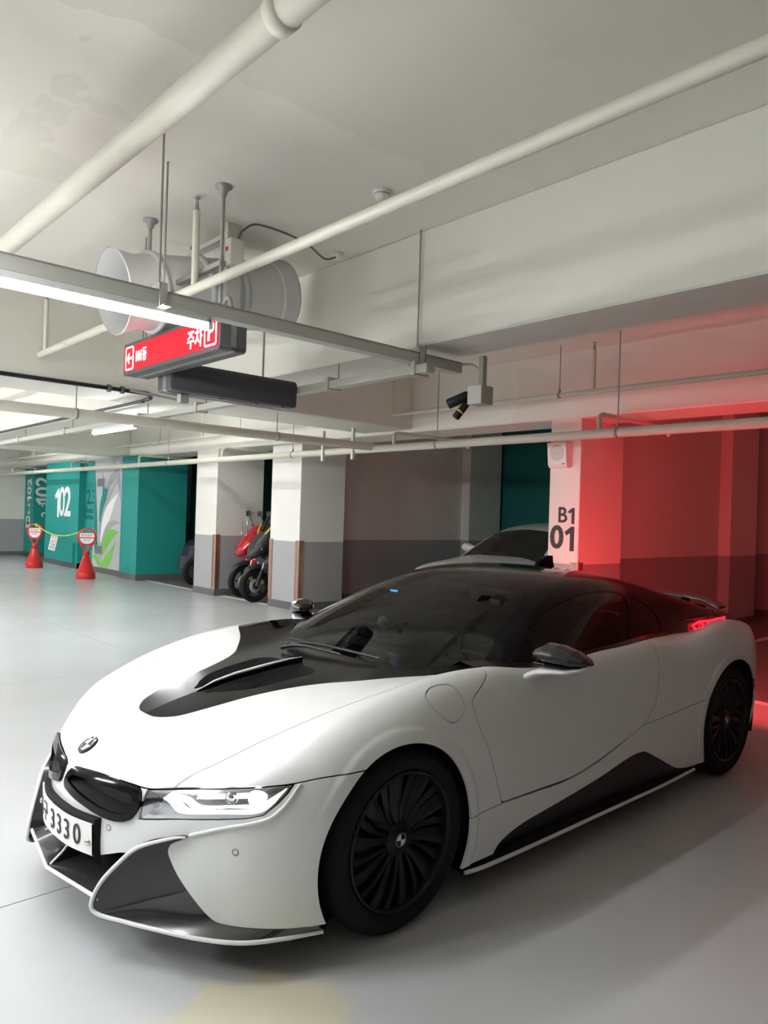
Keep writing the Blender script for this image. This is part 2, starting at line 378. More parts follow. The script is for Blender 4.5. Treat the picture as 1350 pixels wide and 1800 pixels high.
wallbox('wall_bay_red', 'grey and white partition wall lit red by the tail lamps', (-9.7, -5.83, -2.3, -2.13, 0, 3.49))
wallbox('wall_bay_red_pilaster', 'pilaster at the far end of the red lit partition', (-10.7, -9.7, -2.3, -1.95, 0, 3.49))
wallbox('wall_bay_grey', 'grey and white partition wall behind the right hand column', (-9.6, -5.88, -7.6, -7.42, 0, 3.49))
wallbox('wall_bay_grey_pilaster', 'pilaster at the far end of the grey partition', (-10.6, -9.6, -7.6, -7.2, 0, 3.49))
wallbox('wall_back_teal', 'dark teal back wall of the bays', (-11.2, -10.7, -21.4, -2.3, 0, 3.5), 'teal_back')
wallbox('wall_back_grey', 'two tone grey back wall beyond the red bay', (-12.2, -11.7, -2.6, 11.3, 0, 3.5))
wallbox('wall_end', 'two tone grey wall at the far end of the aisle', (-12, 13, -21.6, -21.3, 0, 3.5))
wallbox('wall_near', 'two tone wall behind the photographer', (-16, 13, 11.3, 11.5, 0, 3.5))
wallbox('wall_opposite', 'two tone wall on the other side of the garage', (12.7, 13, -21.3, 11.3, 0, 3.5))
cT = struct('wall_teal', MB().box(-5.9, -4.77, -13.2, -12.33, 0, 2.69).box(-5.9, -4.84, -14.98, -13.2, 0, 2.69).box(-5.9, -4.92, -15.75, -14.98, 0, 2.69).box(-5.9, -4.76, -18.2, -15.75, 0, 2.69), 'teal_paint', 'teal painted wall with large white numbers and a leaf mural')
MB().box(-5.9, -4.765, -13.2, -12.325, 0, .13).box(-5.9, -4.835, -14.98, -13.2, 0, .13).box(-5.9, -4.915, -15.75, -14.98, 0, .13).box(-5.9, -4.755, -18.205, -15.75, 0, .13).build('skirting', 'skirt_dark', cT)
MB().box(-4.77, -4.70, -16.95, -15.9, .13, .62).build('panel', 'teal_paint', cT)
cC = struct('wall_teal_column', MB().box(-9, -5.13, -21.3, -20.45, 0, 2.69), 'teal_paint', 'teal column with white upright numbers at the end of the aisle')
MB().box(-9, -5.125, -21.3, -20.445, 0, .13).build('skirting', 'skirt_dark', cC)
X_, Y_, Z_ = (1, 0, 0), (0, 1, 0), (0, 0, 1)
# writing on the teal walls (painted lettering)
numeral_one(.75, (-4.756, -17.28, 1.62), Y_, Z_, 'decal_white', cT)
text('lettering', '0', 1.05, (-4.756, -16.93, 1.62), Y_, Z_, 'decal_white', cT, .002, bold=.015, sx=.85)
text('lettering', '2', 1.05, (-4.756, -16.52, 1.62), Y_, Z_, 'decal_white', cT, .002, bold=.02, sx=.95)
text('lettering', '2.3', .5, (-4.918, -15.36, 1.77), Y_, Z_, 'text_teal', cT, .002, bold=.006, sx=.95)
text('lettering', 'Elevator', .2, (-4.918, -15.4, 1.46), Y_, Z_, 'text_teal', cT, .002, sx=.95)
text('lettering', 'Entrance', .2, (-4.918, -15.4, 1.30), Y_, Z_, 'text_teal', cT, .002, sx=.95)
text('lettering', '02', .5, (-5.128, -20.85, 2.1), Z_, (0, -1, 0), 'decal_white', cC, .002, bold=.015); numeral_one(.37, (-5.128, -20.85, 1.72), Z_, (0, -1, 0), 'decal_white', cC)
text('lettering', '2-3', .28, (-5.128, -20.85, 1.42), Z_, (0, -1, 0), 'decal_white', cC, .002, bold=.01)
def text_side(s, size, x, z, bold):   # upright lettering on the face that looks along +y, read from the bottom up
    return text('lettering', s, size, (x, -20.447, z), Z_, (1, 0, 0), 'decal_white', cC, .002, bold=bold)
text_side('02', .62, -5.42, 2.1, .015); numeral_one(.45, (-5.42, -20.447, 1.66), Z_, (1, 0, 0), 'decal_white', cC); text_side('2-3', .36, -5.5, 1.42, .01)
st = MB().box(-5.13, -5.125, -21.1, -20.75, .85, 1.2).build('notice', 'decal_white', cC)
MB().box(-5.125, -5.123, -21.02, -20.83, .95, 1.05).box(-5.125, -5.123, -20.98, -20.88, 1.07, 1.15).build('print', 'text_dark', st)
# leaf mural
mur = MB().box(-4.84, -4.836, -14.97, -13.22, .13, 2.69).build('mural', 'mural_grey', cT)
def leaf(name, m, base, tip, wd, bend, lift):
    b = np.array(base); t = np.array(tip); d = t - b; nrm = np.array([-d[1], d[0]]); L = []; R = []
    for k in np.linspace(0, 1, 14):
        c = b + d*k + nrm*bend*math.sin(math.pi*k); wv = wd*math.sin(math.pi*min(1, k*.85+.08))**.8*(1-k**3)
        q = nrm/np.linalg.norm(nrm)*wv; L.append(c+q); R.append(c-q)
    lo = np.array([-14.96, .14]); hi = np.array([-13.23, 2.68])
    P = [np.clip(p, lo, hi) for p in L + R[::-1]]
    MB().prism(P, lambda u, v, dd: (dd, u, v), -4.836, -4.836 + lift).build(name, m, mur)
for i, (m, b, t, wd, bd) in enumerate([('mural_teal', (-14.7, .5), (-14.95, 2.6), .14, .03), ('mural_teal', (-14.55, .9), (-14.45, 2.4), .12, -.08), ('mural_teal', (-14.55, 1.2), (-14.0, 2.2), .16, .08),
    ('mural_dark', (-14.6, .15), (-14.0, 2.6), .09, -.05), ('mural_dark', (-14.5, .15), (-13.45, 2.3), .12, .16), ('decal_white', (-14.45, .7), (-13.5, 1.9), .2, .1), ('mural_dark', (-14.45, .6), (-13.3, 1.2), .10, .2),
    ('mural_teal', (-14.75, .4), (-14.96, 1.1), .1, -.1), ('mural_green', (-14.4, .45), (-13.4, 1.0), .17, .16), ('mural_green', (-14.5, .12), (-13.6, .8), .14, -.1), ('mural_green', (-14.55, .2), (-14.95, .35), .1, -.2), ('mural_dark', (-14.2, 2.0), (-13.3, 2.65), .12, 0), ('mural_dark', (-13.9, 2.65), (-13.4, 1.7), .1, .1)]):
    leaf('leaf', m, b, t, wd, bd, .0015 + .0004*i)
for z in (2.13, .54):
    v = MB().box(-4.836, -4.822, -14.74, -14.34, z-.1, z+.1).build('vent_frame', 'mural_dark', cT)
    for k in range(6): MB().box(-4.824, -4.814, -14.72, -14.36, z-.085+.03*k, z-.068+.03*k).build('louvre', 'vent_grey', v)
# lettering on the B1 column, speaker
text('lettering', 'B', .24, (-4.947, -1.79, 1.625), Y_, Z_, 'text_dark', cB1, .0015, bold=.014, sx=.95); numeral_one(.175, (-4.947, -1.675, 1.625), Y_, Z_, 'text_dark', cB1)
text('lettering', '0', .345, (-4.947, -1.855, 1.375), Y_, Z_, 'text_dark', cB1, .0015, bold=.03, sx=1.0); numeral_one(.265, (-4.947, -1.69, 1.375), Y_, Z_, 'text_dark', cB1)
sp = thing('wall_speaker', 'cream wall speaker with round perforated grille on the B1 column', 'speaker', (-4.95, -1.82, 2.15))
MB().prism([(-4.95, 2.42), (-4.84, 2.42), (-4.865, 2.18), (-4.885, 2.15), (-4.95, 2.15)], lambda u, v, d: (u, d, v), -1.94, -1.70).build('housing', 'plastic_white', sp)
mb = MB()
for r, n in ((.012, 5), (.03, 10), (.048, 16), (.066, 22), (.082, 28)):
    for k in range(n):
        a = 2*math.pi*k/n; y = -1.82 + r*math.cos(a); z = 2.31 + r*math.sin(a); xx = -4.84 - (2.42-z)*.104
        mb.cyl((xx-.002, y, z), (xx+.0015, y, z), .0045, 6)
gr = mb.build('grille_holes', 'satin_black', sp); gr['kind'] = 'stuff'
MB().box(-4.868, -4.862, -1.76, -1.725, 2.185, 2.193).build('nameplate', 'text_dark', sp)
# ---------------------------------------------------------------- pipes under the ceiling
def hang_rod(mb, x, y, z0, z1, r=.006): mb.cyl((x, y, z0), (x, y, z1), r, 6)
p = thing('drain_pipe', 'thick cream drain pipe right under the ceiling at upper left', 'pipe', (.573, 0, 3.25))
MB().cyl((.573, -12, 3.25), (.573, 11, 3.25), .058, 24).build('pipe_run', 'pipe_paint', p)
for y in (.78, 4.6): MB().lathe([(.058, -.035), (.066, -.03), (.066, .03), (.058, .035)], (.573, y, 3.25), (0, 1, 0), 24).build('coupling', 'pipe_paint', p)
for y in (-3.3, -8): MB().box(.563, .583, y-.012, y+.012, 3.19, 3.5).build('hanger', 'zinc', p)
p = thing('sprinkler_pipe', 'cream sprinkler pipe running to upper right below the ceiling', 'pipe', (-.2, 0, 2.92), 'sprinkler pipes')
MB().cyl((-.2, -1.52, 2.92), (-.2, 11, 2.92), .03, 16).build('pipe_run', 'pipe_paint', p); MB().cyl((-.2, -12.9, 2.92), (-.2, -2.2, 2.92), .03, 16).build('pipe_run', 'pipe_paint', p)
for y in (-3.46,): MB().lathe([(.03, -.03), (.034, -.03), (.034, .03), (.03, .03)], (-.2, y, 2.92), (0, 1, 0), 16).build('coupling', 'pipe_paint', p)
def riser(x, y, z0, z1, par, r=.02):
    m = MB().cyl((x, y, z0), (x, y, z1-.09), r, 12); o = m.build('riser', 'pipe_paint', par)
    s = MB().lathe([(r*.9, 0), (r*.6, .02), (r*.5, .03), (r*.5, .05)], (x, y, z1-.09), n=10)
    for sg in (-1, 1): s.box(x-.002, x+.002, y+sg*.012-.002, y+sg*.012+.002, z1-.05, z1-.012)
    s.lathe([(0, 0), (.02, 0), (.02, .003), (0, .003)], (x, y, z1-.013), n=10)
    s.build('sprinkler_head', 'zinc', o)
riser(-.2, -1.27, 2.94, 3.49, p, .022); riser(-.2, -4.0-.02, 2.94, 3.48, p)
mb = MB()
if 1: hang_rod(mb, -.2, -4.03, 2.95, 3.5)
mb.build('hanger', 'zinc', p); mb = MB(); hang_rod(mb, -.2, 3.5, 2.95, 3.5); mb.build('hanger', 'zinc', p)
def branch_main(name, label, x, z, r, y0, y1, hangs, grp):
    t = thing(name, label, 'pipe', (x, 0, z), grp)
    MB().cyl((x, y0, z), (x, y1, z), r, 16).build('pipe_run', 'pipe_paint', t)
    for y in hangs:
        m = MB(); hang_rod(m, x, y, z+r+.02, 3.42 if y > -4.1 else 3.5); h = m.build('hanger_rod', 'zinc', t)
        m = MB().lathe([(r+.001, -.012), (r+.006, -.012), (r+.006, .012), (r+.001, .012)], (x, y, z), (0, 1, 0), 16)
        m.lathe([(.006, 0), (.014, .008), (.014, .025), (.006, .034)], (x, y, z+r+.005), n=8); m.build('clamp', 'zinc', h)
    return t
p3 = branch_main('sprinkler_pipe', 'thin upper pipe in front of the bay beam with upright sprinklers', -4.55, 2.875, .026, -21.2, 11, [-19, -15.4, -10.9, -7.9, -4.62, -1.6, 2], 'sprinkler pipes')
for y in (-18.7, -15.1, -9.2, -4.16, -1.2, 1.4): riser(-4.55, y, 2.89, 3.38 if y > -4.5 else 3.46, p3)
p4 = branch_main('sprinkler_main', 'thicker lower pipe along the bays with elbow branches', -4.4, 2.425, .047, -21.2, 11, [-18, -14.4, -10.2, -6.15, -3.2, -.83, 3], None)
for y in (-20, -15.3, -11.5, -8.2, -3.95, -1.03, 2.1):
    P = [(-4.4, y, 2.45), (-4.4, y, 2.57), (-4.42, y, 2.605), (-4.46, y, 2.62), (-5.75, y, 2.62), (-5.8, y, 2.61), (-5.81, y, 2.57), (-5.81, y, 2.53)]
    MB().tube(P, .022, 10).build('branch', 'pipe_paint', p4)
for y in (-5.35, -4.7): MB().box(-4.37, -4.33, y-.02, y+.02, 2.3, 2.72).build('bracket', 'pipe_paint', p4)
t = thing('cross_main', 'cream pipe crossing left of the columns to join the lower pipe', 'pipe', (-1.5, -4.35, 2.49))
MB().cyl((-4.4, -4.35, 2.45), (5.4, -4.35, 2.45), .05, 16).build('pipe_run', 'pipe_paint', t)
for x in (-.6, -2.9, 2): m = MB(); hang_rod(m, x, -4.35, 2.5, 2.72); m.lathe([(.05, -.012), (.056, -.012), (.056, .012), (.05, .012)], (x, -4.35, 2.45), (1, 0, 0), 16); m.build('hanger', 'zinc', t)
# black insulated refrigerant pipe on the cross beam edge
bp = thing('insulated_pipe', 'black insulated pipe clipped along the cross beam edge', 'pipe', (-.5, -4.12, 2.69))
P = [(5.4, -4.12, 2.70), (.1, -4.12, 2.70), (-1.05, -4.12, 2.70), (-1.2, -4.13, 2.70), (-1.27, -4.2, 2.69), (-1.29, -4.35, 2.67), (-1.29, -5.4, 2.66), (-1.3, -13, 2.66)]
MB().tube(smooth_path(P, 6), .02, 10).build('pipe_run', 'satin_black', bp)
for x in (-.82, -.95): MB().lathe([(.022, -.015), (.036, -.015), (.036, .015), (.022, .015)], (x, -4.12, 2.70), (1, 0, 0), 14).build('pipe_clip', 'sign_case', bp)
MB().tube(smooth_path([(-1.0, -4.06, 2.70), (-1.2, -4.02, 2.68), (-1.42, -3.98, 2.66), (-1.5, -3.95, 2.63)], 5), .012, 8).build('flexible_conduit', 'zinc', bp)
# ---------------------------------------------------------------- jet fan
jf = thing('jet_fan', 'large grey cylindrical jet fan hanging from the ceiling', 'fan', (-.45, -1.6, 2.98))
AX = np.array([.982, 0, -.19]); PX = np.array([0, 1., 0]); QX = np.array([.19, 0, .982]); o = np.array([.08, -1.83, 2.956]) - .255*AX; R = .247
MB().lathe([(R+.026, .255), (R+.012, .21), (R-.008, .12), (R, .03), (R, 0)], o, AX, 40).build('intake_bell', 'fan_paint', jf)
MB().lathe([(R+.022, .255), (R+.004, .2), (R-.03, .1), (R-.03, -.1), (.001, -.1)], o, AX, 40).build('inner_duct', 'fan_paint', jf)
MB().lathe([(R+.026, .251), (R+.030, .255), (R+.023, .26)], o, AX, 40).build('rim', 'plastic_white', jf)
MB().lathe([(R, 0), (R, -.60)], o, AX, 40).build('casing', 'fan_paint', jf)
for x in (0, -.34, -.60): MB().lathe([(R, -.02), (R+.022, -.018), (R+.022, .018), (R, .02)], o + AX*x, AX, 40).build('flange_ring', 'fan_paint', jf)
MB().lathe([(R, -.60), (R, -.90), (R+.004, -.97), (R+.022, -1.03), (R+.022, -1.05), (R+.012, -1.045), (R-.01, -.95), (R-.02, -.65), (.001, -.65)], o, AX, 40).build('outlet_bell', 'fan_paint', jf)
MB().lathe([(R, -.915), (R+.005, -.92), (R+.005, -.935), (R, -.94)], o, AX, 40).build('seam_ring', 'plastic_white', jf)
for a in range(9):
    th = 2*math.pi*a/9; e_ = PX*math.cos(th) + QX*math.sin(th); t_ = -PX*math.sin(th) + QX*math.cos(th)
    MB().add([o - AX*.08 + e_*r + AX*dx + t_*dt for r in (.06, .20) for dx, dt in ((.04, -.05), (-.04, .05))], [(0, 1, 3, 2)]).build('fan_blade', 'sign_case', jf)
for x, y, z in ((-.17, -1.86, 3.2), (-.25, -1.04, 2.80)):
    MB().cyl((x, y, z), (x, y, 3.44), .012, 10).lathe([(.014, -.06), (.02, -.055), (.026, -.03), (.05, -.012), (.05, 0)], (x, y, 3.5), n=20).build('hanger_leg', 'zinc', jf)
    if y > -1.5: MB().box(x-.02, x+.02, -1.62, y+.02, 3.02, 3.05).build('hanger_arm', 'zinc', jf)
# steel upright bracket with switch box in front of the fan
MB().box(-.66, -.55, -1.54, -1.50, 2.92, 3.5).box(-.64, -.57, -2.1, -1.54, 3.42, 3.45).build('mount_bracket', 'tray_paint', jf)
MB().box(-.64, -.53, -1.50, -1.43, 3.20, 3.38, .008).build('switch_box', 'plastic_white', jf)
MB().box(-.535, -.527, -1.485, -1.455, 3.29, 3.32).build('rocker_switch', 'red_plastic', jf)
MB().tube(smooth_path([(-.6, -1.46, 3.38), (-.62, -1.42, 3.44), (-.7, -1.35, 3.48), (-.95, -1.2, 3.40), (-1.25, -1.36, 3.40), (-1.40, -1.42, 3.46)], 6), .007, 6).build('power_cable', 'sign_case', jf)
# detectors
d = thing('smoke_detector', 'white round smoke detector on the ceiling behind the diagonal pipe', 'detector', (-.95, -.41, 3.5))
MB().lathe([(.055, 0), (.058, -.012), (.05, -.022), (.05, -.03), (.034, -.05), (.02, -.055), (0, -.056)], (-.95, -.41, 3.5), n=24).build('body', 'plastic_white', d)
MB().lathe([(.0505, -.024), (.0515, -.028)], (-.95, -.41, 3.5), n=24).build('slot', 'sign_case', d)
d = thing('cable_outlet', 'small ceiling outlet where the fan cable ends', 'outlet', (-1.43, -1.43, 3.5))
MB().lathe([(.045, 0), (.05, -.01), (.035, -.035), (.02, -.05), (0, -.05)], (-1.43, -1.43, 3.5), n=16).build('body', 'plastic_white', d)
# ---------------------------------------------------------------- cable trays with tube lamps
def tube_lamp(c, a, label, rail_z):
    t = thing('tube_lamp', label, 'lamp', (c[0], c[1], c[2]), 'fluorescent tube lamps under the trays')
    L = .6
    bx = (lambda l0, l1, w0, w1, z0, z1: (c[0]+l0, c[0]+l1, c[1]+w0, c[1]+w1, z0, z1)) if a == 'x' else (lambda l0, l1, w0, w1, z0, z1: (c[0]+w0, c[0]+w1, c[1]+l0, c[1]+l1, z0, z1))
    MB().box(*bx(-L, L, -.03, .03, c[2]+.012, rail_z)).build('lamp_housing', 'lamp_body', t)
    ax = np.array([1., 0, 0]) if a == 'x' else np.array([0, 1., 0]); cc = np.array(c)
    MB().cyl(cc - ax*(L-.01), cc + ax*(L-.01), .025, 14).build('tube', 'lamp_glow_near' if c[1] in (-.66, -5.65, .1, -2.5, -8.4, -17.0) else 'lamp_glow', t)
    for sg in (-1, 1): MB().box(*bx(sg*L-.012, sg*L+.012, -.03, .03, c[2]-.02, c[2]+.03)).build('end_cap', 'lamp_body', t)
ty = thing('cable_tray', 'grey cable tray carrying the nearest lamp and ending at the camera', 'cable tray', (1.5, -.66, 2.62), 'cable trays')
MB().box(-1.94, 5.4, -.70, -.62, 2.59, 2.655).build('tray', 'tray_paint', ty)
MB().box(-1.94, 5.4, -.704, -.616, 2.655, 2.663).build('lid', 'zinc', ty)
for x in (.31, -1.53, 2.8, 4.8):
    m = MB().box(x-.02, x+.02, -.715, -.605, 2.665, 2.70).box(x-.02, x+.02, -.612, -.604, 2.575, 2.70).box(x-.02, x+.02, -.716, -.708, 2.575, 2.70).box(x-.02, x+.02, -.716, -.56, 2.572, 2.579)
    h = m.build('tray_clip', 'tray_paint', ty); MB().cyl((x, -.66, 2.66), (x, -.66, 3.498), .006, 8).build('rod', 'zinc', h)
m = MB(); m.cyl((.125, -1.0, 2.79), (.125, -1.0, 3.498), .006, 8); m.lathe([(.006, 0), (.016, .01), (.016, .03), (.006, .04)], (.125, -1.0, 2.77), n=8); m.build('rod', 'zinc', ty)
t2 = thing('cable_tray', 'second grey cable tray running back below the display sign', 'cable tray', (-1.5, -7, 2.48), 'cable trays')
MB().box(-1.54, -1.462, -20.5, -.5, 2.515, 2.57).build('tray', 'tray_paint', t2)
for y in (-.62, -1.55, -3.6, -4.9, -7.2, -9.2, -12):
    h = MB().box(-1.58, -1.45, y-.02, y+.02, 2.505, 2.60).build('tray_clip', 'tray_paint', t2); MB().cyl((-1.57, y, 2.59), (-1.57, y, 2.719), .006, 8).build('rod', 'zinc', h)
t3 = thing('cable_tray', 'added unseen cable tray on the other side of the aisle', 'cable tray', (5.5, -7, 2.52), 'cable trays'); MB().box(5.46, 5.54, -18, 3, 2.49, 2.55).build('tray', 'tray_paint', t3)  # tray added out of view to carry fill lamps
t4 = thing('cable_tray', 'added unseen cable tray along the middle of the aisle at left', 'cable tray', (1.8, -12, 2.52), 'cable trays'); MB().box(1.76, 1.84, -19.5, -7.0, 2.49, 2.55).build('tray', 'tray_paint', t4)  # unseen, put in to hold the fill tubes at left
t6 = thing('cable_tray', 'added unseen short cable tray between the car nose and the opposite wall', 'cable tray', (3.4, -3.6, 2.52), 'cable trays'); MB().box(3.36, 3.44, -4.0, -2.8, 2.49, 2.55).build('tray', 'tray_paint', t6)  # out of view, only there to hold an added lamp
for y in (-3.9, -2.9): MB().cyl((3.4, y, 2.55), (3.4, y, 3.499), .006, 8).build('rod', 'zinc', t6)
t5 = thing('cable_tray', 'added short cable tray above the car nose out of the frame', 'cable tray', (2.8, .1, 2.62), 'cable trays'); MB().box(1.33, 4.3, .06, .14, 2.59, 2.65).build('tray', 'tray_paint', t5)  # unseen support for the added lamps over the nose
for x in (1.5, 4.1): MB().cyl((x, .1, 2.65), (x, .1, 3.499), .006, 8).build('rod', 'zinc', t5)
for x, t_ in ((5.5, t3), (1.8, t4)):
    for y in (-18, -12, -8): MB().cyl((x, y, 2.55), (x, y, 3.499), .006, 8).build('rod', 'zinc', t_)
for i, (c, a, p_) in enumerate(TUBES):
    lb = ['bright tube lamp under the nearest tray at upper left', 'unseen tube lamp added on the short tray over the car nose, nearer the car', 'unseen tube lamp added on the short tray over the car nose, farther from the car', 'small bright tube lamp seen below the signs at left', 'unseen fill lamp added on the mid aisle tray level with the scooters', 'unseen fill lamp added on the mid aisle tray level with the teal wall corner', 'unseen fill lamp added on the mid aisle tray closest to the end wall', 'unseen fill lamp added on the opposite tray in its middle', 'unseen fill lamp added on the opposite tray closest to the end wall', 'unseen fill lamp added on the opposite tray closest to the sports car', 'unseen fill lamp added on the short tray between the car nose and the opposite wall', 'hidden fill lamp added on the ceiling strip behind the beam, level with the scooters', 'hidden fill lamp added on the ceiling strip behind the beam, level with the lettered teal wall'][i]
    tube_lamp(c, a, lb, 2.59 if i < 3 else 2.515 if i == 3 else 3.5 if i > 10 else 2.49)
# ---------------------------------------------------------------- hanging signs
sg = thing('parking_sign', 'lit red hanging sign with white parking lettering and arrow', 'sign', (-.28, -1.6, 2.62))
y0, y1, z0, z1 = -2.30, -.935, 2.505, 2.728
XF = -.2
MB().prism(rrect(y0, y1, z0, z1, .028), lambda u, v, d: (d, u, v), XF, XF-.175).build('case', 'sign_case', sg)
MB().prism(rrect(y0-.003, y1+.003, z0-.003, z1+.003, .028), lambda u, v, d: (d, u, v), XF-.07, XF-.105).build('case_band', 'steel', sg)
MB().prism(rrect(y0+.024, y1-.024, z0+.024, z1-.024, .012), lambda u, v, d: (d, u, v), XF-.001, XF+.005).build('face_panel', 'sign_red', sg)
xx = XF + .007
def ring(u0, u1, v0, v1, r, t):
    A = rrect(u0, u1, v0, v1, r); B = rrect(u0+t, u1-t, v0+t, v1-t, r-t); m = MB(); n = len(A)
    V = [(xx, *q) for q in A] + [(xx, *q) for q in B] + [(xx-.003, *q) for q in A] + [(xx-.003, *q) for q in B]
    return m.add(V, [(i, (i+1) % n, n+(i+1) % n, n+i) for i in range(n)] + [(i, (i+1) % n, 2*n+(i+1) % n, 2*n+i) for i in range(n)])
ring(-1.115, -.97, 2.535, 2.70, .02, .011).build('letter_frame', 'sign_letter', sg)
ring(-2.25, -2.12, 2.535, 2.70, .02, .011).build('letter_frame', 'sign_letter', sg)
text('letter', 'P', .15, (xx-.002, -1.042, 2.617), Y_, Z_, 'sign_letter', sg, .002, bold=.02)
text('letter', '주차', .125, (xx-.002, -1.235, 2.60), Y_, Z_, 'sign_letter', sg, .002, bold=.012, sx=.85)
text('letter', '101동', .10, (xx-.002, -2.0, 2.612), Y_, Z_, 'sign_letter', sg, .002, bold=.02, sx=.75)
m = MB().box(xx-.003, xx, -2.225, -2.148, 2.609, 2.626)
m.add([(xx, -2.232, 2.6175), (xx, -2.192, 2.658), (xx, -2.178, 2.647), (xx, -2.207, 2.6175)], [(0, 1, 2, 3)]); m.add([(xx, -2.232, 2.6175), (xx, -2.207, 2.6175), (xx, -2.178, 2.588), (xx, -2.192, 2.577)], [(0, 1, 2, 3)])
m.build('arrow', 'sign_letter', sg)
for y in (-2.19, -2.145): MB().cyl((XF-.09, y, 2.72), (XF-.09, y, 3.498), .006, 8).build('rod', 'zinc', sg)
MB().tube(smooth_path([(-.29, -1.12, 2.72), (-.27, -1.05, 2.78), (-.24, -.95, 2.80), (-.21, -.86, 2.78), (-.2, -.80, 2.67)], 6), .013, 8).build('conduit', 'zinc', sg)
MB().tube([(-.29, -2.05 + .024*math.cos(a), 2.732 + .024*math.sin(a)) for a in np.linspace(0, math.pi, 9)], .006, 6).build('lifting_eye', 'zinc', sg)
s2 = thing('display_sign', 'dark unlit display sign hanging crosswise under the red sign', 'sign', (-.9, -2.03, 2.5))
x0, x1, z0, z1 = -1.453, -.385, 2.395, 2.60
MB().prism(rrect(x0, x1, z0, z1, .026), lambda u, v, d: (u, d, v), -2.13, -1.93).build('case', 'sign_case', s2)
MB().prism(rrect(x0+.022, x1-.022, z0+.022, z1-.022, .01), lambda u, v, d: (u, d, v), -1.932, -1.924).build('face_panel', 'sign_panel', s2)
MB().prism(rrect(x0-.003, x1+.003, z0-.003, z1+.003, .026), lambda u, v, d: (u, d, v), -2.0, -2.05).build('case_band', 'steel', s2)
for x in (-1.25, -.6): MB().cyl((x, -2.112, 2.59), (x, -2.112, 3.498), .009, 10).build('rod', 'zinc', s2)
MB().box(-.56, -.50, -2.06, -2.0, 2.33, 2.40).build('bracket', 'zinc', s2)
for x in (-.8, -1.1, -1.35): MB().box(x-.018, x+.018, -1.99, -1.96, 2.386, 2.397).build('latch', 'steel', s2)
# ---------------------------------------------------------------- surveillance camera on its junction box
cz = thing('surveillance_camera', 'black bullet camera with spotlight on a grey junction box', 'camera', (-2.05, -.5, 2.45))
MB().box(-2.11, -1.98, -.60, -.47, 2.37, 2.50, .004).build('junction_box', 'tray_paint', cz)
MB().box(-2.09, -2.05, -.56, -.52, 2.50, 2.72).build('drop_rod', 'tray_paint', cz)
MB().tube(smooth_path([(-1.93, -.66, 2.62), (-1.98, -.655, 2.66), (-2.05, -.62, 2.665), (-2.09, -.58, 2.62), (-2.10, -.55, 2.56), (-2.10, -.535, 2.50)], 6), .011, 10).build('conduit', 'plastic_white', cz)
b0 = np.array([-2.0, -.60, 2.445])
MB().lathe([(.045, 0), (.045, .012), (.03, .02), (.02, .05), (0, .05)], (-2.045, -.60, 2.44), (0, -1, 0), 18).build('wall_mount', 'camera_black', cz)
d = unit((.42, -.72, -.36))
MB().cyl((-2.045, -.64, 2.44), (-2.03, -.67, 2.44), .018, 10).build('joint', 'camera_black', cz)
q0 = np.array([-2.04, -.66, 2.445])
MB().lathe([(.001, -.02), (.03, -.02), (.036, 0), (.038, .14), (.036, .145), (.03, .13), (.001, .125)], q0, d, 20).build('camera_body', 'camera_black', cz)
MB().lathe([(.028, .131), (.02, .134), (.001, .134)], q0, d, 16).build('lens', 'lens_dark', cz)
q1 = q0 + np.array([0.01, .0, -.07]); d1 = unit((.45, -.35, -.75))
MB().lathe([(.001, -.03), (.022, -.03), (.026, 0), (.028, .11), (.024, .115), (.001, .112)], q1, d1, 18).build('spotlight', 'camera_black', cz)
MB().lathe([(.029, .055), (.029, .068)], q1, d1, 18).build('yellow_ring', 'yellow_band', cz)
# ---------------------------------------------------------------- car body as smooth profile surfaces
def slopes(X, Y):
    h = np.diff(X); d = np.diff(Y, axis=0) / h.reshape((-1,) + (1,) * (Y.ndim - 1))
    m = np.zeros_like(Y)
    hh = h.reshape((-1,) + (1,) * (Y.ndim - 1))
    m[1:-1] = (d[:-1] * hh[1:] + d[1:] * hh[:-1]) / (hh[1:] + hh[:-1])
    m[0] = d[0]; m[-1] = d[-1]
    return m
class Curve:
    """cubic Hermite through knots, straight beyond the ends; Y may have several columns"""
    def __init__(s, X, Y):
        X = np.asarray(X, float); Y = np.asarray(Y, float); o = np.argsort(X)
        s.X = X[o]; s.Y = Y[o]; s.m = slopes(s.X, s.Y)
    def __call__(s, x):
        x = np.asarray(x, float); sh = x.shape; x = x.ravel()
        i = np.clip(np.searchsorted(s.X, x) - 1, 0, len(s.X) - 2)
        h = s.X[i + 1] - s.X[i]; t = (x - s.X[i]) / h
        tc = np.clip(t, 0, 1); ex = (t - tc) * h
        if s.Y.ndim == 2: h = h[:, None]; tc = tc[:, None]; ex = ex[:, None]
        t2 = tc * tc; t3 = t2 * tc
        r = (2*t3 - 3*t2 + 1) * s.Y[i] + (t3 - 2*t2 + tc) * h * s.m[i] + (3*t2 - 2*t3) * s.Y[i+1] + (t3 - t2) * h * s.m[i+1]
        e = ex * np.where(ex > 0, s.m[-1], s.m[0])
        r = r + e
        return r.reshape(sh + s.Y.shape[1:])
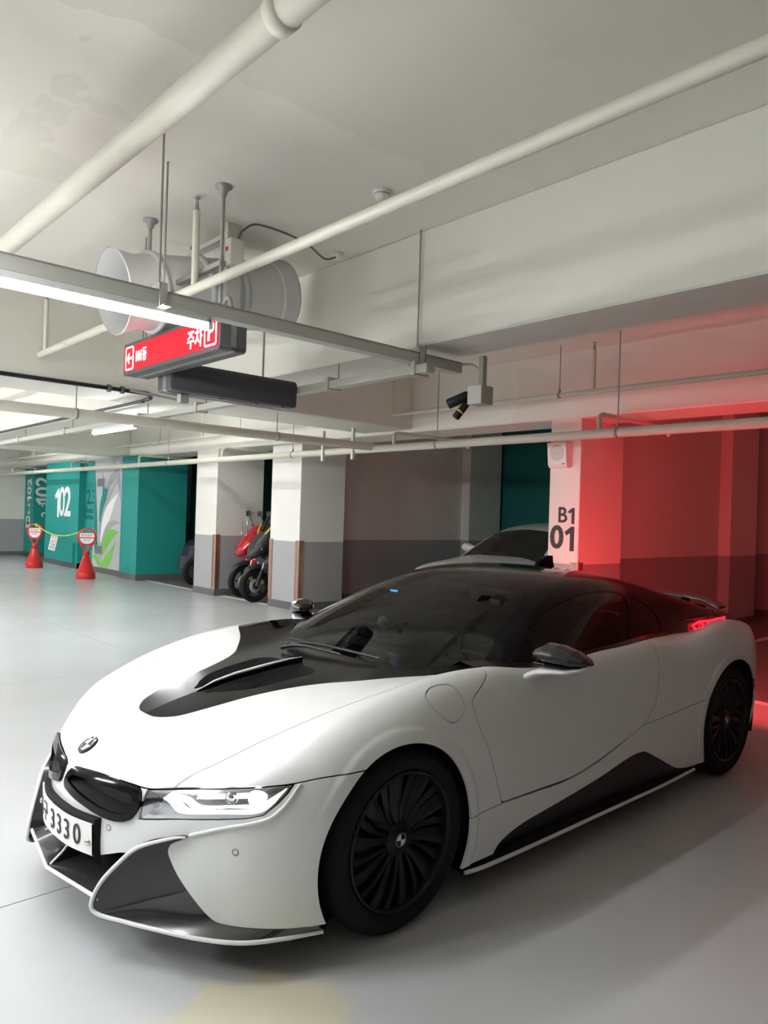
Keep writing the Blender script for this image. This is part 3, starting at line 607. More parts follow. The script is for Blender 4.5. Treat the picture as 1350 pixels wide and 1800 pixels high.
class Sheet:
    """bicubic table: rows over a, columns over b"""
    def __init__(s, A, B, T):
        s.B = np.asarray(B, float); s.C = Curve(A, np.asarray(T, float))
    def __call__(s, a, b):
        a, b = np.broadcast_arrays(np.asarray(a, float), np.asarray(b, float)); sh = a.shape
        R = s.C(a.ravel()); x = b.ravel(); B = s.B
        m = slopes(B, R.T).T
        i = np.clip(np.searchsorted(B, x) - 1, 0, len(B) - 2); n = np.arange(len(x))
        h = B[i+1] - B[i]; t = (x - B[i]) / h; c = np.clip(t, 0, 1); ex = (t - c) * h
        c2 = c*c; c3 = c2*c
        r = (2*c3-3*c2+1)*R[n,i] + (c3-2*c2+c)*h*m[n,i] + (3*c2-2*c3)*R[n,i+1] + (c3-c2)*h*m[n,i+1]
        r = r + ex * np.where(ex > 0, m[:, -1], m[:, 0])
        return r.reshape(sh)
def smax(a, b, k):
    h = np.maximum(k - np.abs(a - b), 0) / k
    return np.maximum(a, b) + h * h * k * .25
def smin(a, b, k): return -smax(-a, -b, k)

TOP_Y = [0, .25, .45, .6, .72, .82, .92, 1.0]
TOP_X = [1.0, .92, .85, .75, .6, .45, .3, .1, -.1, -.3, -.5, -1.0, -1.5, -2.0, -2.3, -2.6, -2.8, -3.05, -3.3, -3.6, -3.8]
TOP = Sheet(TOP_X, TOP_Y, [
 [.50,.48,.43,.39,.34,.29,.2,.1],
 [.585,.565,.52,.475,.43,.38,.31,.2],
 [.637,.619,.577,.53,.49,.44,.37,.3],
 [.687,.671,.635,.60,.57,.53,.46,.38],
 [.733,.722,.699,.676,.659,.632,.57,.5],
 [.772,.763,.748,.738,.732,.714,.66,.58],
 [.802,.795,.786,.786,.792,.783,.735,.66],
 [.832,.827,.827,.840,.852,.848,.805,.73],
 [.852,.849,.854,.872,.889,.893,.856,.78],
 [.864,.863,.870,.888,.906,.920,.890,.82],
 [.872,.872,.876,.892,.912,.930,.906,.84],
 [.88,.88,.885,.895,.91,.922,.90,.84],
 [.90,.90,.905,.91,.92,.93,.915,.86],
 [.91,.91,.915,.92,.93,.94,.93,.88],
 [.90,.90,.905,.91,.91,.914,.925,.89],
 [.88,.88,.88,.88,.885,.928,.972,.93],
 [.87,.87,.87,.87,.885,.955,.994,.945],
 [.86,.86,.86,.86,.87,.945,.972,.92],
 [.85,.85,.85,.85,.86,.90,.90,.86],
 [.83,.83,.83,.83,.82,.80,.78,.74],
 [.80,.80,.79,.78,.76,.73,.7,.66]])
SIDE_Z = [0, .12, .25, .4, .55, .7, .85, .95, 1.1]
SIDE_X = [.9, .6, .35, 0, -.4, -.8, -1.3, -1.8, -2.2, -2.5, -2.8, -3.1, -3.5, -3.8]
SIDE = Sheet(SIDE_X, SIDE_Z, [
 [.86,.88,.895,.90,.89,.86,.83,.80,.76],
 [.87,.895,.91,.92,.915,.895,.86,.84,.8],
 [.88,.91,.93,.937,.937,.922,.89,.86,.82],
 [.89,.92,.937,.943,.947,.937,.907,.88,.84],
 [.90,.925,.932,.93,.925,.915,.897,.878,.845],
 [.90,.925,.93,.918,.902,.898,.893,.878,.845],
 [.90,.925,.93,.912,.89,.884,.887,.875,.84],
 [.90,.925,.932,.915,.90,.897,.89,.87,.83],
 [.90,.928,.94,.937,.935,.93,.912,.885,.85],
 [.90,.93,.952,.962,.967,.966,.948,.918,.88],
 [.90,.93,.956,.972,.979,.979,.962,.93,.89],
 [.89,.92,.945,.962,.972,.972,.955,.925,.88],
 [.84,.86,.89,.91,.925,.925,.90,.87,.83],
 [.80,.82,.85,.87,.88,.88,.86,.83,.8]])
NOSE_Y = [0, .12, .26, .40, .55, .70, .80, .88, .95, 1.05]
NOSE = Curve(NOSE_Y, [.938,.930,.892,.838,.768,.672,.585,.48,.36,.1])
NOSEZ = Curve([.1,.2,.33,.45,.6,.8,1.0], [-.035,-.02,0,0,-.012,-.05,-.1])
TAIL = Curve(NOSE_Y, [-3.75,-3.74,-3.72,-3.69,-3.64,-3.56,-3.47,-3.35,-3.2,-2.9])
TAILZ = Curve([.1,.2,.4,.7,.85,1.0], [.16,.1,0,0,.03,.1])
def body(x, y, z):
    y = np.abs(y)
    top = (z - TOP(x, y)) * .93
    rr = np.minimum(np.hypot(x - .03, z - .345), np.hypot(x + 2.785, z - .355) - .006)
    side = y - SIDE(x, z) - .007*np.clip((.436 - rr)/.014, 0, 1)
    f = smax(top, side, .13)
    nose = (x - NOSE(y) - NOSEZ(z)) * .85
    f = smax(f, nose, .07)
    tail = (TAIL(y) + TAILZ(z) - x) * .85
    f = smax(f, tail, .10)
    return smax(f, .13 - z, .03)
GRN_X = [.2,-.1,-.4,-.6,-.8,-1.0,-1.2,-1.4,-1.6,-1.8,-2.0,-2.3,-2.6,-2.9,-3.2,-3.45,-3.7]
_c = np.array([.585,.735,.872,.962,1.050,1.130,1.200,1.252,1.280,1.286,1.276,1.232,1.165,1.09,1.015,.965,.94])
_f = np.array([0, .004, .018, .042, .085, .14, .22])
GRN_Y = [0, .2, .4, .55, .68, .8, .95]
_s = Curve([.2,-.4,-1.2,-2,-2.6,-3.2,-3.7], [.5,.6,1,1,.8,.35,.2])(np.array(GRN_X))
GRN = Sheet(GRN_X, GRN_Y, _c[:, None] - _f[None, :] * _s[:, None])
GSD_Z = [.8, .85, .95, 1.05, 1.15, 1.25]
GSD = Sheet([-.2,-.5,-.8,-1.2,-1.6,-2.0,-2.4,-2.8,-3.2,-3.5], GSD_Z, [
 [.66,.63,.58,.54,.50,.46],
 [.79,.765,.71,.66,.62,.58],
 [.86,.835,.775,.715,.655,.60],
 [.875,.852,.80,.742,.678,.61],
 [.875,.85,.80,.747,.688,.62],
 [.855,.835,.785,.73,.67,.60],
 [.81,.79,.75,.69,.63,.56],
 [.75,.735,.70,.66,.60,.52],
 [.70,.685,.665,.635,.60,.5],
 [.665,.65,.63,.605,.56,.5]])
def green(x, y, z):
    y = np.abs(y)
    f = smax((z - GRN(x, y)) * .9, (y - GSD(x, z)) * .92, .07)
    return smax(f, (-3.62 - x), .05)
# ---------------------------------------------------------------- surface extraction and panel cutting
def surface_nets(f, lo, hi, h, newton=4):
    ax = [np.arange(lo[k], hi[k] + h, h) for k in range(3)]
    F = np.ascontiguousarray(np.broadcast_to(f(ax[0][:, None, None], ax[1][None, :, None], ax[2][None, None, :]), tuple(len(a) for a in ax)))
    S = F < 0; nx, ny, nz = F.shape
    c = np.zeros((nx-1, ny-1, nz-1), int)
    for i in (0, 1):
        for j in (0, 1):
            for k in (0, 1): c += S[i:nx-1+i, j:ny-1+j, k:nz-1+k]
    act = (c > 0) & (c < 8); ids = -np.ones(act.shape, int); I = np.argwhere(act); ids[act] = np.arange(len(I))
    acc = np.zeros((len(I), 3)); cnt = np.zeros(len(I))
    for a in range(3):
        for p in (0, 1):
            for q in (0, 1):
                o = [0, 0, 0]; o[(a+1) % 3] = p; o[(a+2) % 3] = q; e = list(o); e[a] = 1
                A = F[I[:, 0]+o[0], I[:, 1]+o[1], I[:, 2]+o[2]]; B = F[I[:, 0]+e[0], I[:, 1]+e[1], I[:, 2]+e[2]]
                m = (A < 0) != (B < 0); t = np.where(m, A/np.where(m, A-B, 1), 0)
                P = np.tile(np.array(o, float), (len(I), 1)); P[:, a] = t
                acc += P*m[:, None]; cnt += m
    V = np.array([a[0] for a in ax]) + h*(I + acc/cnt[:, None])
    T = []
    for a in range(3):
        sl0 = [slice(None)]*3; sl1 = [slice(None)]*3; sl0[a] = slice(0, -1); sl1[a] = slice(1, None)
        E = np.argwhere(S[tuple(sl0)] != S[tuple(sl1)]); b, d = (a+1) % 3, (a+2) % 3
        ok = (E[:, b] > 0) & (E[:, d] > 0) & (E[:, b] < F.shape[b]-1) & (E[:, d] < F.shape[d]-1); E = E[ok]
        def idx(db, dd):
            Q = E.copy(); Q[:, b] += db; Q[:, d] += dd; return ids[Q[:, 0], Q[:, 1], Q[:, 2]]
        q = np.stack([idx(-1, -1), idx(0, -1), idx(0, 0), idx(-1, 0)], 1)
        fl_ = ~S[tuple(sl0)][tuple(E.T)]; q[fl_] = q[fl_][:, ::-1]
        T.append(q)
    Q = np.concatenate(T)
    def grad(V, e=1e-3):
        return np.stack([(f(V[:, 0]+e*(k == 0), V[:, 1]+e*(k == 1), V[:, 2]+e*(k == 2)) - f(V[:, 0]-e*(k == 0), V[:, 1]-e*(k == 1), V[:, 2]-e*(k == 2)))/(2*e) for k in range(3)], 1)
    for _ in range(newton):
        g_ = grad(V, 2e-3); v = f(V[:, 0], V[:, 1], V[:, 2]); st_ = (v/np.maximum((g_*g_).sum(1), .2))[:, None]*g_
        ln = np.linalg.norm(st_, axis=1)[:, None]; st_ *= np.minimum(1, .6*h/np.maximum(ln, 1e-9)); V = V - st_
    N = grad(V, 4e-3); N /= np.linalg.norm(N, axis=1)[:, None] + 1e-12
    d1 = np.linalg.norm(V[Q[:, 0]]-V[Q[:, 2]], axis=1); d2 = np.linalg.norm(V[Q[:, 1]]-V[Q[:, 3]], axis=1); w_ = (d1 <= d2)[:, None]
    Tt = np.concatenate([np.where(w_, Q[:, [0, 1, 2]], Q[:, [0, 1, 3]]), np.where(w_, Q[:, [0, 2, 3]], Q[:, [1, 2, 3]])])
    return V, N, Tt
def clip(V, N, T, s):
    """keep the part of the triangle mesh where the per-vertex field s is negative"""
    s = np.where(np.abs(s) < 1e-7, 1e-7, s); ins = s < 0; k = ins[T].sum(1)
    full = T[k == 3]; cut = T[(k == 1) | (k == 2)]
    if len(cut):
        E = np.concatenate([cut[:, [0, 1]], cut[:, [1, 2]], cut[:, [2, 0]]]); E = E[ins[E[:, 0]] != ins[E[:, 1]]]; E = np.unique(np.sort(E, 1), axis=0)
        t = (s[E[:, 0]]/(s[E[:, 0]]-s[E[:, 1]]))[:, None]
        nV = V[E[:, 0]]*(1-t) + V[E[:, 1]]*t; nN = N[E[:, 0]]*(1-t) + N[E[:, 1]]*t; nN /= np.linalg.norm(nN, axis=1)[:, None]+1e-12
        M = len(V); key = E[:, 0].astype(np.int64)*M + E[:, 1]
        def mid(a, b):
            q = np.minimum(a, b).astype(np.int64)*M + np.maximum(a, b); return M + np.searchsorted(key, q)
        out = []
        kk = ins[cut].sum(1)
        for n_in in (1, 2):
            c = cut[kk == n_in]
            if not len(c): continue
            odd = ins[c] if n_in == 1 else ~ins[c]; r = odd.argmax(1); i = np.arange(len(c))
            a, b, d = c[i, r], c[i, (r+1) % 3], c[i, (r+2) % 3]; ab, ad = mid(a, b), mid(a, d)
            if n_in == 1: out.append(np.stack([a, ab, ad], 1))
            else: out += [np.stack([ab, b, d], 1), np.stack([ab, d, ad], 1)]
        V = np.concatenate([V, nV]); N = np.concatenate([N, nN]); full = np.concatenate([full] + out)
    u, inv = np.unique(full, return_inverse=True)
    return V[u], N[u], inv.reshape(-1, 3)
def poly_sd(px, py, P):
    """signed distance to a closed outline (negative inside)"""
    P = np.asarray(P, float); A = P; B = np.roll(P, -1, 0); d = np.full(px.shape, 1e9); s = np.ones(px.shape)
    for (ax_, ay), (bx, by) in zip(A, B):
        ex, ey = bx-ax_, by-ay; wx, wy = px-ax_, py-ay; t = np.clip((wx*ex+wy*ey)/(ex*ex+ey*ey+1e-15), 0, 1)
        d = np.minimum(d, (wx-ex*t)**2 + (wy-ey*t)**2)
        c1 = py >= ay; c2 = py < by; c3 = ex*wy > ey*wx
        s = np.where((c1 & c2 & c3) | (~c1 & ~c2 & ~c3), -s, s)
    return np.sqrt(d)*s
def mirror(V, N, T): return V*[1, -1, 1], N*[1, -1, 1], T[:, ::-1]
def panel(name, V, N, T, m, parent, th=.012, off=0.0, both=False, side=None, lip=True):
    """finish a cut-out: shift along the normal, give it a turned-in edge, build it (both: join with its mirror across y=0)"""
    if len(T) == 0: return None
    if off: V = V + N*off
    E = np.concatenate([T[:, [0, 1]], T[:, [1, 2]], T[:, [2, 0]]]); k = np.sort(E, 1); _, first, c = np.unique(k, axis=0, return_index=True, return_counts=True)
    be = E[first[c == 1]]
    be = be[~((np.abs(V[be[:, 0], 1]) < 2e-3) & (np.abs(V[be[:, 1], 1]) < 2e-3))] if both else be
    if lip and len(be):
        M = len(V); a, b = be[:, 0], be[:, 1]; n = len(be)
        P = np.concatenate([V[a], V[b], V[b]-N[b]*th, V[a]-N[a]*th]); t_ = V[b]-V[a]; fn = np.cross(N[a], t_)*-1; fn /= np.linalg.norm(fn, axis=1)[:, None]+1e-12
        fn = np.cross(t_, N[a]); fn /= np.linalg.norm(fn, axis=1)[:, None]+1e-12
        i = np.arange(n); q = np.concatenate([np.stack([M+i+n, M+i, M+i+3*n], 1), np.stack([M+i+n, M+i+3*n, M+i+2*n], 1)])
        V = np.concatenate([V, P]); N = np.concatenate([N]+[fn]*4); T = np.concatenate([T, q])
    sets = [(V, N, T)] if side is None or side > 0 else [mirror(V, N, T)]
    if both: sets = [(V, N, T), mirror(V, N, T)]
    VV = np.concatenate([q[0] for q in sets]); NN = np.concatenate([q[1] for q in sets]); o_ = 0; TT = []
    for q in sets: TT.append(q[2]+o_); o_ += len(q[0])
    return mesh_obj(name, VV, np.concatenate(TT), m, parent, normals=NN)
def cuts(base, *fields, gap=.0022):
    V, N, T = base
    for f in fields:
        V, N, T = clip(V, N, T, f(V, N) + gap)
        if len(T) == 0: break
    return V, N, T
def uncut(base, *fields, gap=.0022):
    """keep what lies outside the union-intersection of fields (outside the region where all are negative)"""
    V, N, T = base; s = np.max([f(V, N) for f in fields], axis=0); return clip(V, N, T, -s + gap)
def pxz(P): return lambda V, N: poly_sd(V[:, 0], V[:, 2], P)
def pyz(P): return lambda V, N: poly_sd(V[:, 1], V[:, 2], P)
def pxy(P): return lambda V, N: poly_sd(V[:, 0], V[:, 1], P)
def neg(f): return lambda V, N: -f(V, N)
def both_of(*fs): return lambda V, N: np.max([f(V, N) for f in fs], axis=0)
def any_of(*fs): return lambda V, N: np.min([f(V, N) for f in fs], axis=0)
def half(a, s, v): return lambda V, N: (V[:, a]-v)*s          # keeps s*(coord-v)<0
def sp(P, n=6, closed=False): return smooth_path(P, n, closed)[:, :2] if np.asarray(P).shape[1] == 2 else smooth_path(P, n, closed)
# ---------------------------------------------------------------- the white sports car
car = thing('sports_car', 'white low sports car with black roof, black wheels and lit headlamp in the foreground', 'car', (-1.4, 0, 0))
BODY = surface_nets(body, (-3.9, -.03, .08), (1.02, 1.04, 1.06), .0125)
AF, AR = (.03, .345, .379), (-2.785, .355, .386)
def arch(V, N): return np.minimum(*[np.where(V[:, 1] > .4, np.hypot(V[:, 0]-c[0], V[:, 2]-c[1])-c[2], 1.) for c in (AF, AR)])
HALF = clip(*BODY, -BODY[0][:, 1])
HALF = clip(*HALF, -arch(HALF[0], 0))
# curves read off the body: hood cut in plan, front cut line in front view, belt in plan
HOODY = Curve([-.8, -.262, -.053, .119, .248, .413, .574, .742, .80, 1.0], [.84, .775, .765, .728, .684, .631, .587, .527, .50, .40])
FRONTZ = Curve([0, .03, .12, .22, .36, .44, .527, .66, .758, .851, .897, .928, 1.0, 1.1], [.551, .57, .588, .593, .59, .588, .605, .625, .641, .654, .667, .669, .67, .67])
BELTY = Curve([.2, -.262, -.534, -.74, -.96, -1.48, -1.76, -2.1, -2.6, -2.8, -3.0, -3.3, -3.8], [.71, .735, .80, .84, .85, .832, .834, .82, .735, .715, .70, .69, .68])
f_hood = lambda V, N: V[:, 1] - HOODY(V[:, 0])
f_front = lambda V, N: np.where(V[:, 0] > .1, FRONTZ(V[:, 1]) - V[:, 2], -1.)              # negative above the front cut line
INS = sp([(.615, 0), (.607, .07), (.575, .13), (.53, .17), (.417, .213), (.26, .255), (.10, .315), (-.03, .395), (-.12, .50), (-.20, .61), (-.262, .73)], 6)
INS = np.concatenate([INS, [(-.30, .80), (-.62, .86), (-.62, -.2), (.62, -.2)]])
f_ins = pxy(INS)
DOORF = sp([(-.56, .96), (-.534, .909), (-.481, .874), (-.399, .831), (-.381, .80), (-.42, .692), (-.475, .60), (-.532, .446), (-.558, .367)], 5)
DOORB = sp([(-.558, .367), (-.798, .361), (-1.069, .357), (-1.269, .377), (-1.517, .421), (-1.769, .479), (-1.87, .546), (-1.925, .624), (-1.94, .74), (-1.943, .832), (-1.925, .90), (-1.91, .96)], 5)
DOOR = np.concatenate([DOORF, DOORB[1:]])
f_door = pxz(DOOR)
f_belt = lambda V, N: BELTY(V[:, 0]) - V[:, 1]
f_rb = both_of(half(0, 1, -3.16), half(2, 1, .50))
side_only = lambda V, N: np.where(V[:, 1] > .5, -1., 1.) * .1
SILLTOP = np.array([(.5, .355), (-.333, .356), (-.558, .362), (-.798, .356), (-1.069, .352), (-1.269, .372), (-1.517, .416), (-1.769, .479), (-2.0, .496), (-2.34, .533), (-2.6, .56), (-4, .56)])
SILL = Curve(SILLTOP[:, 0], SILLTOP[:, 1])
f_sill = lambda V, N: V[:, 2] - SILL(V[:, 0])                  # negative below
# windscreen scuttle / hood insert, hood, fenders, doors, quarters
x_lim = half(0, -1, -.62)
V_, N_, T_ = cuts(HALF, f_hood, f_front, neg(f_ins), x_lim, half(2, -1, .5)); panel('hood', V_, N_, T_, 'car_white', car, both=True)
ins_base = cuts(HALF, f_ins, x_lim, half(2, -1, .5), half(1, 1, .84), lambda V, N: V[:, 1]-np.where(V[:, 0] < -.255, BELTY(V[:, 0]), 9), gap=.0015)
# two scoops are sunk into the black insert, left and right of a thin fin
SC_IN = sp([(.345, .03), (.335, .085), (.29, .135), (.205, .188), (.05, .215), (-.06, .222), (-.115, .17), (-.12, .09), (-.10, .03)], 5, True)
f_sc = pxy(SC_IN)
scoop = cuts(ins_base, f_sc, gap=0)
dep = -f_sc(scoop[0], 0); xx_ = np.clip((scoop[0][:, 0]+.12)/.46, 0, 1)
sc_d = np.minimum(np.clip(dep/.02, 0, 1), 1) * (.016 + .085*xx_)
scoop_V = scoop[0] - np.array([0, 0, 1.])*sc_d[:, None]
insert_top = cuts(ins_base, neg(f_sc), gap=0)
hi = panel('hood_insert', *insert_top, 'insert_black', car, both=True)
panel('vent_scoop', scoop_V, scoop[1], scoop[2], 'vent_black', hi, lip=False); panel('vent_scoop', scoop_V, scoop[1], scoop[2], 'vent_black', hi, lip=False, side=-1)
finP = np.array([(.385, 0, .788), (.30, 0, .818), (.20, 0, .838), (.10, 0, .850), (0, 0, .862), (-.10, 0, .872), (-.17, 0, .874)]); fw = [.004, .012, .016, .018, .016, .01, .003]
m_ = MB(); up_ = []; lo_ = []
m_.strip([p + [0, w_, 0] for p, w_ in zip(finP, fw)], [p + [0, -w_, 0] for p, w_ in zip(finP, fw)])
for sg_ in (1, -1): m_.strip([p + [0, sg_*w_, 0] for p, w_ in zip(finP, fw)], [p + [0, sg_*w_*.3, -.10] for p, w_ in zip(finP, fw)])
m_.build('vent_fin', 'gloss_black', hi)
m_ = MB(); m_.tube([p + [0, .0, .001] for p in finP], [w_*.45 for w_ in fw], 8); m_.build('fin_edge', 'car_white', hi)
for sg_ in (1, -1):
    fen = cuts(HALF, neg(f_hood), f_front, lambda V, N: np.where(V[:, 0] > -.25, -1, BELTY(V[:, 0])-V[:, 1]), half(0, -1, -.75), neg(both_of(half(0, 1, -.35), f_door)), half(0, -1, -.56), neg(both_of(f_sill, half(0, 1, -.2))))
    FUEL = sp([(-.148, .870), (-.20, .889), (-.285, .888), (-.318, .855), (-.329, .815), (-.312, .777), (-.275, .757), (-.235, .757), (-.17, .80), (-.14, .845)], 5, True)
    if sg_ > 0:
        f_fuel = pxz(FUEL); fen2 = cuts(fen, neg(f_fuel), gap=.0015); fo = panel('front_fender', *fen2, 'car_white', car)
        panel('charging_flap', *cuts(fen, f_fuel, gap=.0015), 'car_white', fo, off=-.0005)
    else: panel('front_fender', *fen, 'car_white', car, side=-1)
    dr = cuts(HALF, f_door, f_belt, side_only); panel('door', *dr, 'car_white', car, side=sg_)
    BLK = np.concatenate([sp([(-.47, .10), (-.50, .150), (-.554, .203), (-.709, .242), (-.967, .267), (-1.308, .302), (-1.586, .340), (-1.72, .350), (-1.80, .338), (-1.928, .278), (-2.06, .213), (-2.127, .190), (-2.25, .168), (-2.4, .16)], 6), [(-2.4, .1)]])
    f_blk = pxz(BLK)
    sk = cuts(HALF, f_sill, half(0, 1, -.25), half(0, -1, -2.5), side_only, neg(f_door), half(2, -1, .162))
    panel('side_skirt', *uncut(sk, f_blk), 'car_white', car, side=sg_)
    bk = cuts(HALF, f_blk, half(2, -1, .14), side_only)
    dd_ = np.clip(-f_blk(bk[0], 0)/.05, 0, 1)[:, None]
    panel('skirt_recess', bk[0]-np.array([0, 1, 0])*.03*dd_, bk[1], bk[2], 'satin_black', car, side=sg_, off=-.004)
    qt = cuts(HALF, neg(f_door), f_belt, neg(f_sill), half(0, 1, -1.7), half(1, -1, .45), neg(f_rb))
    panel('rear_quarter', *qt, 'car_white', car, side=sg_)
# rear bumper and tail
rb = cuts(HALF, half(0, 1, -3.1), any_of(f_rb, half(1, 1, .45)), half(2, 1, .84))
panel('rear_bumper', *rb, 'car_white', car, both=True)
# front bumper with its openings
HL = np.array([(.437, .585), (.527, .602), (.66, .6225), (.758, .6385), (.853, .6525), (.849, .625), (.835, .59), (.81, .553), (.77, .541), (.724, .534), (.64, .522), (.549, .508), (.428, .484)])
KID = sp([(.022, .548), (.05, .578), (.12, .588), (.217, .592), (.361, .589), (.412, .58), (.43, .54), (.415, .505), (.385, .472), (.323, .460), (.25, .466), (.177, .481), (.085, .499), (.03, .512)], 4, True)
BLADE = np.concatenate([sp([(.22, .12), (.235, .206), (.314, .285), (.405, .374), (.475, .42), (.545, .447), (.612, .464)], 5), sp([(.595, .452), (.555, .428), (.545, .40), (.556, .37), (.579, .325), (.623, .253), (.663, .198), (.70, .176), (.786, .172), (.97, .168)], 5), [(.97, .10)]])
INT = np.array([(-.2, .335), (.20, .325), (.27, .320), (.36, .352), (.392, .358), (.31, .275), (.232, .20), (.215, .10), (-.2, .10)])
f_hl, f_kid, f_bl, f_int = pyz(HL), pyz(KID), pyz(BLADE), pyz(INT)
front = half(0, -1, .02)
fb = cuts(HALF, lambda V, N: V[:, 2] - FRONTZ(V[:, 1]), front, neg(f_hl), neg(f_kid), neg(f_bl), neg(f_int), half(2, -1, .155), lambda V, N: np.where((V[:, 0] < .2) & (V[:, 1] < .5), 1., -1.)*.01)
bp_ = panel('front_bumper', *fb, 'car_white', car, both=True)
for sg_ in (1, -1):
    O_ = np.array([(.745,.618,.468),(.78,.58,.46),(.85,.49,.42),(.89,.432,.36),(.93,.375,.28),(.95,.35,.205),(.935,.37,.172),(.88,.455,.163),(.814,.557,.157),(.72,.69,.15),(.62,.79,.145),(.50,.85,.142),(.365,.897,.140)])
    I_ = np.array([(.60,.455),(.575,.44),(.552,.42),(.545,.40),(.556,.365),(.579,.325),(.61,.275),(.64,.23),(.672,.192),(.715,.179),(.80,.174),(.86,.173),(.905,.172)])
    def on_nose(yy, zz, d=0):     # point on the front skin at (y, z), sunk by d
        lo_x = np.full(len(yy), -.2); hi_x = np.full(len(yy), 1.1)
        for _ in range(40):
            mid = (lo_x+hi_x)/2; neg_ = body(mid, yy, zz) < 0; lo_x = np.where(neg_, mid, lo_x); hi_x = np.where(neg_, hi_x, mid)
        return np.stack([lo_x-d, (yy-d*.4)*sg_, zz], 1)
    F_ = lambda A: np.asarray(A, float)*np.array([1, sg_, 1])
    OS = smooth_path(O_, 6); IS = smooth_path(np.concatenate([I_, 0*I_[:, :1]], 1), 6)[:, :2]; IS = on_nose(IS[:, 0], IS[:, 1], .004)*[1, sg_, 1]
    def blade_rows(sl, ks, sink):
        rows = []
        for k in ks: rows.append(F_(OS[sl]*(1-k) + IS[sl]*k - np.array([1., .1, .0])*(sink*math.sin(math.pi*k))))
        return MB().grid(rows)
    bl_ = blade_rows(slice(0, 37), np.linspace(0, 1, 7), .012).build('air_curtain', 'blade_grey', car)
    # inner cheek of the blade, seen on the far side of the nose
    up = OS[:32]; bk_ = np.stack([up[:, 0]-.16, up[:, 1]-.075, up[:, 2]], 1); md_ = (up+bk_)/2 + [0, .02, 0]
    MB().grid([F_(up), F_(md_), F_(bk_)]).build('blade_cheek', 'carbon', bl_)
    lp = blade_rows(slice(36, None), np.linspace(0, 1, 6), .0).build('front_lip', 'carbon', car)
    lo_e = OS[34:]
    MB().strip(F_(lo_e-[0, 0, .014]), F_(lo_e-[.12, .10, .016])).build('lip_underside', 'satin_black', lp)
    MB().tube(F_(OS-[0, 0, .003]), np.r_[np.linspace(.003, .0075, 12), np.full(len(OS)-12, .0078)], 8).build('blade_trim', 'car_white', car)
    # headlamp: clear cover, silver reflector behind, light strip and projector
    hb = cuts(HALF, f_hl, front)
    hx = panel('headlamp', *hb, 'lamp_glass', car, side=sg_, th=.02, lip=False)
    dd_ = np.clip(-f_hl(hb[0], 0)/.03, 0, 1)[:, None]
    panel('reflector', hb[0] - np.array([.9, .5, .2])*.05*dd_, hb[1], hb[2], 'chrome', hx, side=sg_, off=-.004, lip=False)
    P2 = sp([(.50, .565), (.53, .553), (.56, .532), (.60, .531), (.70, .546), (.79, .557), (.822, .585), (.838, .625)], 6)
    tp = sp([(.52, .590), (.55, .578), (.58, .556), (.61, .548), (.70, .558), (.78, .570), (.81, .592), (.842, .640)], 6)
    A_ = on_nose(P2[:, 0], P2[:, 1], .012); B_ = on_nose(tp[:, 0], tp[:, 1], .016)
    m_ = MB().strip(A_, B_); m_.build('light_strip', 'drl', hx)
    P3 = sp([(.60, .60), (.68, .612), (.75, .622)], 6); A_ = on_nose(P3[:, 0], P3[:, 1], .035); P4 = P3 - [0, .028]; B_ = on_nose(P4[:, 0], P4[:, 1], .035)
    MB().strip(A_, B_).build('light_guide', 'projector', hx)
    c_ = on_nose(np.array([.775]), np.array([.598]), .03)[0]
    MB().lathe([(.001, .02), (.016, .017), (.026, .006), (.03, -.01), (.03, -.03)], c_, (.8, .55*sg_, .05), 18).build('projector_lens', 'projector', hx)
    c_ = on_nose(np.array([.70]), np.array([.592]), .045)[0]
    MB().lathe([(.001, .02), (.016, .017), (.024, .006), (.026, -.01), (.026, -.03)], c_, (.8, .5*sg_, .05), 18).build('projector_lens', 'chrome', hx)
    # kidney grille: gloss frame, dark recess, slats
    kb = cuts(HALF, f_kid, front, gap=0)
    dd_ = -f_kid(kb[0], 0)
    kx = panel('kidney_grille', *cuts(kb, lambda V, N: -f_kid(V, 0)-.027, gap=0), 'gloss_black', car, off=.012, th=.04, side=sg_)
    ki = cuts(kb, lambda V, N: f_kid(V, 0)+.027, gap=0)
    d2_ = np.clip((-f_kid(ki[0], 0)-.027)/.012, 0, 1)[:, None]
    panel('grille_recess', ki[0]-np.array([1., 0, 0])*.07*d2_, ki[1], ki[2], 'inner_black', kx, side=sg_, lip=False)
    yy = np.linspace(.055, .395, 14)
    top_ = .562 - .02*np.abs((yy-.2)/.2)**3; bot_ = .512 + .0*yy
    MB().strip(on_nose(yy, top_, .03), on_nose(yy, bot_-.012, .05)).build('grille_shutter', 'sign_panel', kx)
    for q_ in range(0):
        pass
    # white trim that runs round the lamp, down the blade and along the lip
    TR = sp([(.866, .655), (.856, .60), (.832, .553), (.79, .530), (.72, .508), (.66, .485), (.618, .468)], 5)
    m_ = MB().tube(on_nose(TR[:, 0], TR[:, 1], -.003), np.r_[np.linspace(.003, .0065, 8), np.full(len(TR)-8, .0065)], 8); m_.build('lamp_trim', 'car_white', car)
    SE = sp([(-.335, .925, .143), (-.46, .945, .146), (-.84, .953, .148), (-1.3, .955, .150), (-1.9, .952, .148), (-2.33, .94, .150)], 6)
    m_ = MB().strip(F_(SE), F_(SE-[0, .16, -.012])).strip(F_(SE-[0, 0, .014]), F_(SE-[0, .16, .014])); sl = m_.build('sill_blade', 'satin_black', car)
    MB().tube(F_(SE-[0, 0, .007]), .009, 8).build('sill_edge', 'car_white', sl)
